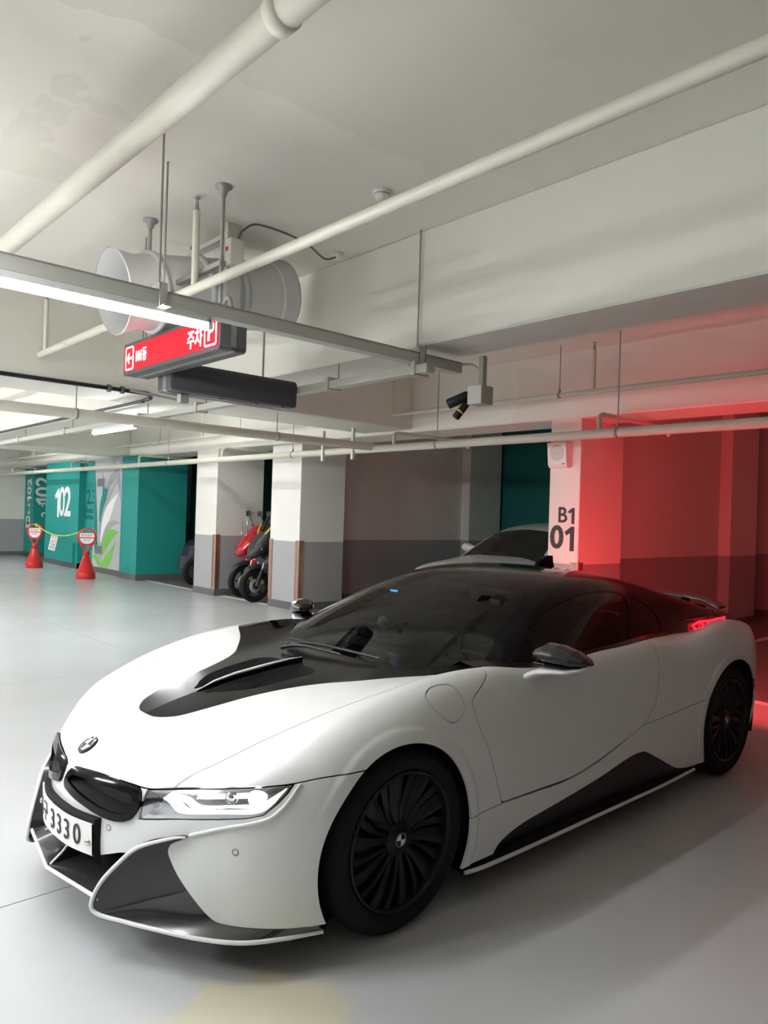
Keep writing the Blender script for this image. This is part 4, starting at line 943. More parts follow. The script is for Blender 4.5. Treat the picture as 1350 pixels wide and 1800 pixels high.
# sensors
for y_, z_ in ((.752, .432), (.302, .428)):
    c_ = on_nose(np.array([y_]), np.array([z_]), 0)[0]*[1, sg_, 1]; g_ = np.array([body(c_[0]+1e-3, c_[1], c_[2])-body(c_[0]-1e-3, c_[1], c_[2]), body(c_[0], c_[1]+1e-3, c_[2])-body(c_[0], c_[1]-1e-3, c_[2]), body(c_[0], c_[1], c_[2]+1e-3)-body(c_[0], c_[1], c_[2]-1e-3)])
    MB().lathe([(.009, -.004), (.0105, .0012), (.0105, -.004)], c_, g_, 16).lathe([(.001, .001), (.0088, .0008)], c_, g_, 16).build('parking_sensor', 'inner_black' if 0 else 'car_white', car)
    MB().lathe([(.0095, .0015), (.0112, .0015)], c_, g_, 18).build('sensor_ring', 'inner_black', car)
# intake cavity, centre splitter
MB().box(.50, .76, -.36, .36, .16, .34).build('intake_cavity', 'inner_black', car)
SP_ = np.array([(.93, -.365, .222), (.948, -.24, .218), (.985, 0, .213), (.948, .24, .218), (.93, .365, .222)])
b_ = SP_*[1, .9, 1] + np.array([-.26, 0, .045]); mid_ = (SP_+b_)/2 - [0, 0, .012]
m_ = MB().grid([SP_, mid_, b_]).strip(SP_-[0, 0, .012], b_-[0, 0, .03]); spl = m_.build('front_splitter', 'carbon_fine', car)
MB().tube(SP_-[0, 0, .006], .0075, 8).build('splitter_edge', 'car_white', spl)
m_ = MB(); c_ = [(.972, .212), (.93, .245), (.88, .30), (.85, .33), (.80, .33), (.80, .22)]
m_.prism(c_, lambda u, v, d: (u, d, v), -.006, .006); m_.build('splitter_fin', 'carbon', spl)
MB().tube([(u, 0, v+.002) for u, v in c_[:4]], .0055, 8).build('fin_edge', 'car_white', spl)
# number plate (curved to the bumper)
yy = np.linspace(-.262, .262, 25); xc = NOSE(np.abs(yy)) + .028
m_ = MB()
f0 = np.stack([xc, yy, 0*yy+.325], 1); f1 = np.stack([xc+.004, yy, 0*yy+.437], 1)
m_.strip(f0, f1); m_.strip(f0-[.006, 0, 0], f0); m_.strip(f1, f1-[.006, 0, 0])
pl = m_.build('number_plate', 'plate_white', car)
g0 = np.stack([xc-.008, yy*1.015, 0*yy+.318], 1); g1 = np.stack([xc-.005, yy*1.015, 0*yy+.452], 1); g2 = np.stack([xc-.045, yy*1.015, 0*yy+.455], 1); g3 = np.stack([xc-.06, yy*1.015, 0*yy+.318], 1)
MB().strip(g0, g1).strip(g1, g2).strip(g3, g0).add([g0[-1], g1[-1], g2[-1], g3[-1]], [(0, 1, 2, 3)]).add([g0[0], g1[0], g2[0], g3[0]], [(0, 1, 2, 3)]).build('plate_holder', 'inner_black', car)
for s_, y_ in (('3', -.205), ('5', -.155), ('구', -.092), ('3', .0), ('3', .062), ('3', .124), ('0', .186)):
    k = NOSE(abs(y_)) + .028 + .0025; e_ = .01; dx = (NOSE(abs(y_+e_)) - NOSE(abs(y_-e_)))/(2*e_)
    text('plate_character', s_, .105 if s_ != '구' else .085, (k+.002, y_, .381), (dx, 1, 0), (.035, 0, 1), 'text_dark', pl, .0008, bold=.004, sx=.86)
for y_ in (-.245, .245):
    k = NOSE(abs(y_)) + .03; MB().lathe([(.012, 0), (.012, .006), (.006, .010), (.001, .010)], (k, y_, .37), (1, 2.2*np.sign(y_)*.35, 0), 12).build('plate_screw', 'chrome', pl)
# badge on the hood
def on_top(x, y):
    lo_z, hi_z = .3, 1.1
    for _ in range(40):
        mz = (lo_z+hi_z)/2
        if body(np.array([x]), np.array([y]), np.array([mz]))[0] < 0: lo_z = mz
        else: hi_z = mz
    return np.array([x, y, lo_z])
def badge(c, nrm, up_dir, R_, parent, letters=True):
    nrm = unit(nrm); u_ = unit(np.cross(up_dir, nrm)); v_ = np.cross(nrm, u_)
    bd = MB().lathe([(.001, .004), (R_*.66, .004), (R_*.68, .005), (R_*.95, .005), (R_, .003), (R_, -.003)], c, nrm, 36).build('badge', 'satin_black', parent)
    MB().lathe([(R_*.63, .0048), (R_*.68, .0062), (R_*.72, .0048)], c, nrm, 36).build('badge_ring', 'chrome', bd) if parent is car else None
    for q, mm in ((0, 'text_dark'), (1, 'decal_white'), (2, 'text_dark'), (3, 'decal_white')):
        t_ = np.linspace(q*math.pi/2, (q+1)*math.pi/2, 9)
        P = [c + nrm*.0053] + [c + nrm*.0053 + R_*.62*(math.cos(k)*u_+math.sin(k)*v_) for k in t_]
        MB().add(P, [tuple(range(len(P)))]).build('badge_quarter', mm, bd) if parent is car else None
    if letters:
        for s_, a in (('B', 132), ('M', 90), ('W', 48)):
            k = math.radians(a); e = math.cos(k)*u_ + math.sin(k)*v_
            text('badge_letter', s_, R_*.36, c + nrm*.0062 + R_*.83*e, np.cross(e, nrm), e, 'decal_white', bd, .0004, bold=.01)
    return bd
bc = on_top(.845, 0); e_ = on_top(.855, 0)-on_top(.835, 0); bn = np.cross(unit(e_), [0, 1, 0]); bn = bn*np.sign(bn[2])
badge(bc + bn*.001, bn, -unit(e_), .041, car)
# dark inner shell so that gaps read black, wheel-house liners, floor pan
V0, N0, T0 = HALF; inn = clip(V0 - N0*.016, N0, T0, V0[:, 2]*0 + np.maximum(.17 - V0[:, 2], 0) - .0 + np.where((V0[:, 0] < -.45) & (V0[:, 0] > -2.7) & (V0[:, 2] > .84) & (V0[:, 1] < .80), 1, -1.)*.02)
inn = clip(*inn, -np.minimum(*[np.where(inn[0][:, 1] > .4, np.hypot(inn[0][:, 0]-c[0], inn[0][:, 2]-c[1])-c[2]-.004, 1.) for c in (AF, AR)]))
for HF in (f_hl, f_kid, f_bl, f_int): inn = clip(*inn, -np.maximum(HF(inn[0], 0)-.012, .3-inn[0][:, 0]))
inn = clip(*inn, -np.maximum(f_sc(inn[0], 0)-.01, .5-inn[0][:, 2]))
inn = clip(*inn, -np.maximum(f_blk(inn[0], 0)-.02, .6-inn[0][:, 1]))
panel('inner_shell', *inn, 'inner_black', car, both=True, lip=False)
for c in (AF, AR):
    for sg_ in (1, -1):
        m_ = MB(); t_ = np.linspace(-.35, math.pi+.35, 28); P = np.stack([c[0]+(c[2]+.003)*np.cos(t_), 0*t_, c[1]+(c[2]+.003)*np.sin(t_)], 1)
        o_y = .905 if c is AF else .94
        m_.strip(P+[0, sg_*o_y, 0], P+[0, sg_*.5, 0]); m_.add([tuple(p+[0, sg_*.52, 0]) for p in P], [tuple(range(len(P)))]); m_.build('wheel_house', 'inner_black', car)
MB().box(-2.3, -.45, -.88, .88, .155, .2).box(-3.4, .6, -.5, .5, .16, .22).build('floor_pan', 'inner_black', car)
# ---------------------------------------------------------------- canopy: one smooth volume cut into windscreen, side windows, black roof
GRN_N = surface_nets(lambda x, y, z: smax(green(x, y, z), .80 - z, .01), (-3.75, -.03, .76), (.1, .92, 1.34), .0125)
GH = clip(*GRN_N, -GRN_N[0][:, 1])
GH = clip(*GH, np.minimum(body(GH[0][:, 0], GH[0][:, 1], GH[0][:, 2]), .83 - 0*GH[0][:, 0])*-1 - .02)   # drop what lies deep inside the body
PILY = Curve([0, -.5, -1.0, -1.25, -1.5], [.90, .762, .60, .512, .42])
TOPX = Curve([0, .3, .52, .8], [-1.222, -1.226, -1.245, -1.29])
f_ws = both_of(lambda V, N: V[:, 1]-PILY(V[:, 0]), lambda V, N: TOPX(V[:, 1])-V[:, 0])
ws = cuts(GH, f_ws, gap=.001); panel('windscreen', *ws, 'windshield_glass', car, both=True, th=.004, lip=False)
WIN = sp([(-.985, .925), (-.985, 1.015), (-1.05, 1.05), (-1.195, 1.107), (-1.427, 1.160), (-1.60, 1.178), (-1.776, 1.180), (-1.945, 1.150), (-1.90, 1.06), (-1.84, .99), (-1.775, .925)], 4)
QW = sp([(-1.81, .925), (-1.88, .99), (-1.99, 1.135), (-2.08, 1.118), (-2.156, 1.095), (-2.235, 1.04), (-2.245, .985), (-2.19, .935)], 4)
TRI = np.array([(-.75, .915), (-.952, 1.0), (-.955, .922)])
f_w1, f_w2, f_w3 = pxz(WIN), pxz(QW), pxz(TRI)
latr = lambda V, N: .35 - N[:, 1]
nz_ = lambda V, N: np.where(V[:, 1] > .45, -1, 1)*.01
roof = GH
for f_ in (f_w1, f_w2, f_w3): roof = clip(*roof, -np.maximum(f_(roof[0], 0), nz_(roof[0], 0)))
roof = uncut(roof, f_ws, gap=.001)
panel('roof', *roof, 'gloss_black', car, both=True, th=.015)
for sg_ in (1, -1):
    panel('side_window', *cuts(GH, f_w1, nz_, gap=.001), 'side_glass', car, side=sg_, off=-.003, lip=False)
    panel('quarter_window', *cuts(GH, f_w2, nz_, gap=.001), 'side_glass', car, side=sg_, off=-.003, lip=False)
    panel('corner_window', *cuts(GH, f_w3, nz_, gap=.001), 'side_glass', car, side=sg_, off=-.003, lip=False)
    # belt moulding between glass and door
    X = np.linspace(-.5, -2.75, 46); yb = BELTY(X); zb = np.array([.93]*46); lo_ = np.full(46, .7); h_ = np.full(46, 1.1)
    for _ in range(30):
        md_ = (lo_+h_)/2; k_ = body(X, yb, md_) < 0; lo_ = np.where(k_, md_, lo_); h_ = np.where(k_, h_, md_)
    m_ = MB(); P_ = np.stack([X, yb*sg_, lo_+.001], 1); G_ = np.stack([X, np.minimum(GSD(X, lo_+.012), yb-.004)*sg_, lo_+.014], 1); D_ = P_ - [0, 0, .03]
    m_.strip(P_, G_).strip(D_, P_); m_.strip(G_, G_ - [0, .05*sg_, .03]); m_.build('belt_moulding', 'gloss_black', car)
    # door mirror
    c0 = np.array([-.80, .875, .86])
    F_ = lambda A: np.asarray(A, float)*np.array([1, sg_, 1]) + np.array([-.045, -.012*sg_, 0])
    def shell(rows, name, mm, par=car):
        rows = [F_(r_) for r_ in rows]; m_ = MB(); n = len(rows[0])
        for a_, b_ in zip(rows[:-1], rows[1:]):
            m_.add(np.concatenate([a_, b_]), [(i, (i+1) % n, n+(i+1) % n, n+i) for i in range(n)], True)
        m_.add(rows[0], [tuple(range(n))]); m_.add(rows[-1], [tuple(range(n))[::-1]])
        return fix_normals(m_.build(name, mm, par))
    th_ = np.linspace(0, 2*math.pi, 20, endpoint=False)
    rows = []
    for t_, y_, rx, rz, xo, zo in [(0, .895, .022, .012, -.80, .960), (.1, .905, .055, .032, -.80, .962), (.3, .95, .082, .056, -.815, .964), (.5, 1.00, .086, .056, -.83, .960), (.75, 1.06, .076, .044, -.855, .950), (.92, 1.10, .05, .022, -.88, .942), (1, 1.115, .02, .008, -.895, .936)]:
        rows.append([(xo + rx*np.sign(math.cos(a))*abs(math.cos(a))**.8, y_, zo + rz*(math.sin(a) if math.sin(a) > 0 else .55*math.sin(a))) for a in th_])
    mh = shell(rows, 'mirror_shell', 'carbon')
    rows = []
    for y_, rx, rz, xo, zo in [(.90, .045, .014, -.80, .925), (.96, .066, .018, -.82, .926), (1.03, .064, .016, -.845, .924), (1.085, .04, .010, -.872, .926)]:
        rows.append([(xo + rx*math.cos(a), y_, zo + rz*math.sin(a)) for a in th_])
    shell(rows, 'mirror_base', 'gloss_black', mh)
    rows = []
    for x_, y_, z_, rx, rz in [(-.735, .862, .835, .05, .030), (-.76, .893, .865, .05, .026), (-.79, .93, .888, .058, .020), (-.815, .98, .895, .062, .016), (-.84, 1.04, .899, .055, .014), (-.868, 1.085, .912, .035, .012), (-.885, 1.105, .925, .012, .004)]:
        rows.append([(x_ + rx*math.cos(a), y_, z_ + rz*math.sin(a)) for a in th_])
    shell(rows, 'mirror_arm', 'car_white', mh)
# rear deck edge, spoiler, shark fin, tail lamps
W_ = []
for y_ in np.linspace(-.63, .63, 29):
    k = abs(y_)/.63; xo = -3.30 - .16*(1-k**2) ; z_ = 1.012 + .02*(1-k**2) - .03*max(0, k-.8)/.2
    W_.append([(xo, y_, z_+.006), (xo-.06, y_, z_+.018), (xo-.15, y_, z_+.016), (xo-.185*(1-.25*k**4), y_, z_+.010), (xo-.15, y_, z_+.002), (xo-.05, y_, z_-.004)])
m_ = MB(); n = 6
for a_, b_ in zip(W_[:-1], W_[1:]): m_.add(a_+b_, [(i, (i+1) % n, n+(i+1) % n, n+i) for i in range(n)], True)
m_.add(W_[0], [tuple(range(n))]); m_.add(W_[-1], [tuple(range(n))[::-1]]); sw = fix_normals(m_.build('rear_spoiler', 'carbon', car))
for y_ in (-.33, .33): MB().box(-3.50, -3.40, y_-.012, y_+.012, .90, 1.03).build('spoiler_stand', 'gloss_black', sw)
m_ = MB(); m_.prism([(-2.02, 1.27), (-2.07, 1.315), (-2.13, 1.335), (-2.19, 1.337), (-2.195, 1.30), (-2.22, 1.24)], lambda u, v, d: (u, d, v), -.014, .014); m_.build('antenna_fin', 'gloss_black', car)
for sg_ in (1, -1):
    F_ = lambda A: np.asarray(A, float)*np.array([1, sg_, 1])
    # black deck edge with the lamp tucked under it
    E0 = sp([(-2.55, .70, .975), (-2.9, .69, .962), (-3.2, .68, .948), (-3.42, .62, .945), (-3.55, .45, .95), (-3.60, 0, .955)], 6)
    m_ = MB().strip(F_(E0+[0, .03, 0]), F_(E0-[-.0, .12, -.03])).strip(F_(E0+[0, .03, 0]), F_(E0+[.0, -.02, -.035])); m_.build('deck_edge', 'gloss_black', car)
    tl = MB().strip(F_([(-2.62, .70, .955), (-2.9, .70, .945), (-3.2, .69, .93), (-3.40, .60, .92)]), F_([(-2.62, .74, .89), (-2.9, .74, .86), (-3.2, .73, .83), (-3.42, .62, .82)])).build('tail_lamp', 'tail_red', car)
    L1 = sp([(-2.70, .735, .925), (-2.80, .735, .945), (-2.95, .725, .938), (-3.10, .72, .940), (-3.26, .70, .935), (-3.42, .60, .925)], 6)
    L2 = sp([(-2.70, .745, .915), (-2.76, .75, .895), (-2.86, .75, .905), (-2.96, .745, .885), (-3.10, .742, .90), (-3.16, .738, .93), (-3.28, .71, .90), (-3.42, .61, .89)], 6)
    L3 = sp([(-2.80, .74, .94), (-2.86, .75, .905), (-2.93, .735, .938)], 6)
    for L_ in (L1, L2, L3): MB().tube(F_(L_), .0065, 8).build('light_guide', 'tail_glow', tl)
    l_ = bpy.data.lights.new('tail_light', 'AREA'); l_.shape = 'RECTANGLE'; l_.size = .5; l_.size_y = .08; l_.energy = 18; l_.color = (1, .03, .04); l_.spread = math.radians(150)
    o_ = bpy.data.objects.new('tail_light', l_); COL.objects.link(o_); o_.location = (-3.78, .5*sg_, .84); o_.rotation_euler = (math.radians(94), 0, math.radians(90))
# wipers
for (a_, b_, arm) in (((-.36, -.40, .892), (-.40, .30, .892), (-.30, -.30, .885)), ((-.30, -.32, .885), (-.33, .10, .885), (-.22, -.25, .878))):
    a_, b_ = np.array(a_), np.array(b_); Pm = [a_*(1-t)+b_*t + np.array([0.02*math.sin(math.pi*t), 0, .01*math.sin(math.pi*t)]) for t in np.linspace(0, 1, 9)]
    wb = MB().tube(Pm, [.004]+[.008]*7+[.004], 8).build('wiper', 'satin_black', car)
    MB().tube([np.array(arm), (a_+b_)/2*.35+np.array(arm)*.65+[0, 0, .012], a_*.45+b_*.55+[0.01, 0, .012]], [.012, .01, .006], 8).build('wiper_arm', 'satin_black', wb)
# interior seen through the glass
MB().box(-1.02, -.45, -.66, .66, .70, .83, .05).build('dashboard', 'seat_leather', car)
for y_ in (-.36, .36):
    st_ = MB().box(-1.98, -1.42, y_-.24, y_+.24, .42, .56, .06).build('seat', 'seat_leather', car)
    MB().prism(sp([(-1.90, .5), (-1.80, .8), (-1.99, 1.02), (-2.05, 1.05), (-2.10, 1.0), (-2.02, .5)], 3), lambda u, v, d: (u, d, v), y_-.22, y_+.22).build('seat_back', 'seat_leather', st_)
    MB().box(-2.13, -2.03, y_-.12, y_+.12, 1.03, 1.15, .04).build('headrest', 'headliner', st_)
c_ = np.array([-1.12, .36, .84]); ax_ = unit((-.9, 0, .42)); u_ = np.array([0, 1., 0]); v_ = np.cross(ax_, u_)
sw_ = MB().tube([c_ + .18*(math.cos(a)*u_+math.sin(a)*v_) for a in np.linspace(0, 2*math.pi, 32, endpoint=False)], .015, 8, closed=True).build('steering_wheel', 'seat_leather', car)
MB().lathe([(.06, -.01), (.06, .015), (.001, .025)], c_, ax_, 16).tube([c_-.17*u_, c_+.17*u_], .014, 8).build('wheel_boss', 'sign_case', sw_)
MB().box(-1.27, -1.24, -.10, .10, 1.115, 1.165, .012).build('interior_mirror', 'satin_black', car)
MB().box(-1.32, -1.22, .30, .38, 1.135, 1.165, .01).build('dash_camera', 'satin_black', car)
MB().lathe([(.001, -.035), (.025, -.025), (.035, 0), (.025, .025), (.001, .035)], (-.80, -.12, .98), n=16).build('air_freshener', 'ball_green', car)
MB().box(-.83, -.79, -.30, -.12, .88, .965, .01).build('screen', 'satin_black', car)
MB().box(-1.12, -1.11, -.40, -.345, 1.11, 1.12).build('toll_display', 'blue_glow', car)
# ---------------------------------------------------------------- wheels
def wheel(x, y, z, sgn, w_, name='wheel'):
    c_ = np.array([x, y, z]); ax_ = np.array([0, float(sgn), 0]); Rt = z - .001; Rr = .262; h_ = w_/2
    o_ = c_ - ax_*(h_)       # y is the outer tyre shoulder plane
    prof = [(Rr-.004, -h_+.012), (Rr+.03, -h_), (Rt-.035, -h_+.004), (Rt-.006, -h_+.03), (Rt, -h_+.06), (Rt, h_-.06), (Rt-.006, h_-.03), (Rt-.03, h_-.006), (Rr+.045, h_+.002), (Rr+.012, h_-.004), (Rr-.002, h_-.014)]
    ty_ = MB().lathe(prof, o_, ax_, 72)
    for k in (-.045, 0, .045): ty_.lathe([(Rt+.0006, k-.004), (Rt+.0006, k+.004)], o_, ax_, 72)
    ty_ = ty_.build('tyre', 'rubber', car)
    m_ = MB()
    for q in range(56):
        a = 2*math.pi*q/56; e = np.array([math.cos(a), 0, math.sin(a)]); t_ = np.array([-math.sin(a), 0, math.cos(a)])
        P = [o_ + (Rt-.0015)*e + ax_*(h_-.075), o_ + (Rt-.020)*e + ax_*(h_-.016) + t_*.006]
        m_.tube(P, .0028, 4)
    tr_ = m_.build('tread_sipe', 'inner_black', ty_); tr_['kind'] = 'stuff'
    MB().lathe([(Rr-.002, h_-.012), (Rr-.004, h_-.004), (Rr-.012, h_-.004), (Rr-.016, h_-.02), (Rr-.03, h_-.07), (Rr-.034, -h_+.02)], o_, ax_, 72).build('rim', 'rim_black', ty_)
    MB().lathe([(.001, h_-.13), (.185, h_-.13), (.185, h_-.15)], o_, ax_, 40).build('brake_disc', 'sign_case', ty_)
    a_ = math.radians(120); cc = o_ + np.array([math.cos(a_), 0, math.sin(a_)])*.165 + ax_*(h_-.115)
    MB().box(cc[0]-.05, cc[0]+.05, cc[1]-.02, cc[1]+.02, cc[2]-.035, cc[2]+.035, .01).build('brake_caliper', 'zinc', ty_)
    def blade(a, wi, wo, sweep, dep):
        V = []; 
        for r, k, d_ in ((.055, 0, .0), (.12, .3, .004), (.19, .7, .010), (.250, 1, .006)):
            aa = a + sweep*k**1.3; e = np.array([math.cos(aa), 0, math.sin(aa)*1.0]); t_ = np.array([-math.sin(aa), 0, math.cos(aa)])
            ww = wi + (wo-wi)*k
            f_ = h_-.035+d_+.008*k
            V += [o_ + e*r + t_*ww + ax_*(f_-.002), o_ + e*r + t_*(ww*.15) + ax_*(f_+.004), o_ + e*r - t_*ww + ax_*(f_-dep), o_ + e*r - t_*ww*.9 + ax_*(f_-dep-.03), o_ + e*r + t_*ww*.9 + ax_*(f_-.035)]
        F = []
        for i in range(3):
            for j in range(5): F.append((i*5+j, i*5+(j+1) % 5, (i+1)*5+(j+1) % 5, (i+1)*5+j))
        F += [(0, 1, 2, 3, 4), (19, 18, 17, 16, 15)]
        return MB().add(V, F)
    for q in range(10):
        a = 2*math.pi*q/10 + .1
        fix_normals(blade(a, .013, .033, .10*sgn, .014).build('spoke', 'rim_black', ty_)); fix_normals(blade(a + .26*sgn, .006, .016, .20*sgn, .008).build('spoke', 'rim_black', ty_))
    MB().lathe([(.064, h_-.075), (.066, h_-.034), (.058, h_-.026), (.034, h_-.03), (.032, h_-.024), (.001, h_-.022)], o_, ax_, 32).build('hub_cap', 'rim_black', ty_)
    for q in range(5):
        a = 2*math.pi*q/5; p_ = o_ + np.array([math.cos(a), 0, math.sin(a)])*.047
        MB().lathe([(.010, h_-.0275), (.009, h_-.034), (.001, h_-.034)], p_, ax_, 6).build('wheel_bolt', 'inner_black', ty_)
    bcn = o_ + ax_*(h_-.0215)
    for q in (0, 2):
        t_ = np.linspace(q*math.pi/2, (q+1)*math.pi/2, 6); P = [bcn] + [bcn + .022*np.array([math.cos(k), 0, math.sin(k)]) for k in t_]
        MB().add(P if sgn < 0 else P[::-1], [tuple(range(len(P)))]).build('badge_quarter', 'chrome', ty_)
    m_ = MB().lathe([(.0235, 0), (.026, .001), (.0265, 0)], bcn, ax_, 24).build('badge_ring', 'zinc', ty_)
    return ty_
for sg_ in (1, -1):
    wheel(0, .915*sg_, .349, sg_, .215); wheel(-2.80, .945*sg_, .352, sg_, .245)
# ---------------------------------------------------------------- no-parking cones with a rope between them
def cone(loc, yaw, label):
    x, y, _ = loc; t = thing('no_parking_cone', label, 'cone', loc, 'red no parking cones')
    MB().lathe([(.001, 0), (.195, 0), (.197, .02), (.197, .10), (.19, .135), (.178, .15), (.06, .51), (.001, .515)], loc, n=32).build('cone_base', 'red_plastic', t)
    MB().lathe([(.06, .51), (.072, .52), (.072, .555), (.055, .57), (.045, .60), (.001, .60)], loc, n=24).build('neck_collar', 'red_plastic', t)
    e = np.array([-math.sin(yaw), math.cos(yaw), 0]); nn = np.array([math.cos(yaw), math.sin(yaw), 0]); c = np.array([x, y, .90]); up = np.array([0, 0, 1.])
    at = lambda u, v, d=0: c + e*u + up*v + nn*d
    for s in (-1, 1): MB().tube([at(s*.03, -.32), at(s*.06, -.25), at(s*.13, -.14)], [.022, .02, .02], 8).build('strut', 'red_plastic', t)
    rg = MB(); th = np.linspace(0, 2*math.pi, 40, endpoint=False); rows = []
    for r, d in ((.20, -.03), (.20, .03), (.165, .035), (.16, .03), (.16, -.03)): rows.append([at(r*math.cos(a), r*.96*math.sin(a), d) for a in th])
    for i in range(5): rg.add(rows[i]+rows[(i+1) % 5], [(j, (j+1) % 40, 40+(j+1) % 40, 40+j) for j in range(40)], True)
    rg.build('sign_ring', 'red_plastic', t)
    def plate(v0, v1):
        P = []
        for v in np.linspace(v0, v1, 9): P.append((math.sqrt(max(.158**2-v*v, 1e-5)), v))
        return [(u, v) for u, v in P] + [(-u, v) for u, v in P[::-1]]
    bk = MB().prism(plate(-.157, .085), lambda u, v, d: tuple(at(u, v, d)), -.02, .015).build('backing', 'red_plastic', t)
    a = MB().prism(plate(-.01, .082), lambda u, v, d: tuple(at(u*.97, v, d)), .016, .020).build('sign_plate', 'decal_white', t)
    b = MB().prism(plate(-.150, -.03), lambda u, v, d: tuple(at(u*.97, v, d)), .016, .020).build('sign_plate', 'decal_white', t)
    text('sign_text', '주차금지', .062, at(0, .03, .0215), e, up, 'text_red', a, .0006, bold=.012)
    text('sign_text', '견인지역', .04, at(0, -.075, .0215), e, up, 'text_blue', b, .0006, bold=.008)
    MB().box(-.04, .04, 0, .001, -.004, .004)
    return t
cone((-3.96, -16.4, 0), .75, 'red no parking cone farther away at the left, rope tied to it')
cone((-4.04, -13.2, 0), 1.12, 'red no parking cone nearer in front of the leaf mural')
a, b = np.array([-3.96, -16.35, 1.07]), np.array([-4.04, -13.38, 1.05]); tt = np.linspace(0, 1, 25)
rp = thing('rope', 'yellow rope sagging between the two red cones', 'rope', (-4, -14.8, .85))
MB().tube([a*(1-k)+b*k - np.array([0, 0, .20*4*k*(1-k)]) for k in tt], .011, 8).build('rope_strand', 'rope_yellow', rp)
for q, s in ((a, 1), (b, -1)): MB().lathe([(.001, -.03), (.02, -.02), (.022, .02), (.001, .035)], q, (0, 1, .2), 10).tube([q, q+[.02, s*.06, -.06]], .008, 6).build('knot', 'rope_yellow', rp)
tg = thing('notice_card', 'white tilted notice card hanging from the yellow rope', 'card', (-3.99, -15.15, .83))
e = np.array([-.65, .75, 0]); e /= np.linalg.norm(e); c = np.array([-3.99, -15.18, .67]); rt = math.radians(-13); E1 = e*math.cos(rt)+np.array([0, 0, 1])*math.sin(rt); E2 = -e*math.sin(rt)+np.array([0, 0, 1])*math.cos(rt); nn = np.cross(E1, E2)
MB().prism([(-.085, -.17), (.085, -.17), (.085, .17), (-.085, .17)], lambda u, v, d: tuple(c+E1*u+E2*v+nn*d), -.002, .002).build('card', 'decal_white', tg)
for i, (s, m) in enumerate((('주차', 'text_red'), ('금지', 'text_red'), ('이중', 'text_blue'), ('주차', 'text_dark'))): text('card_text', s, .075, c+E2*(.12-.08*i)+nn*.003, E1, E2, m, tg, .0005, bold=.012)
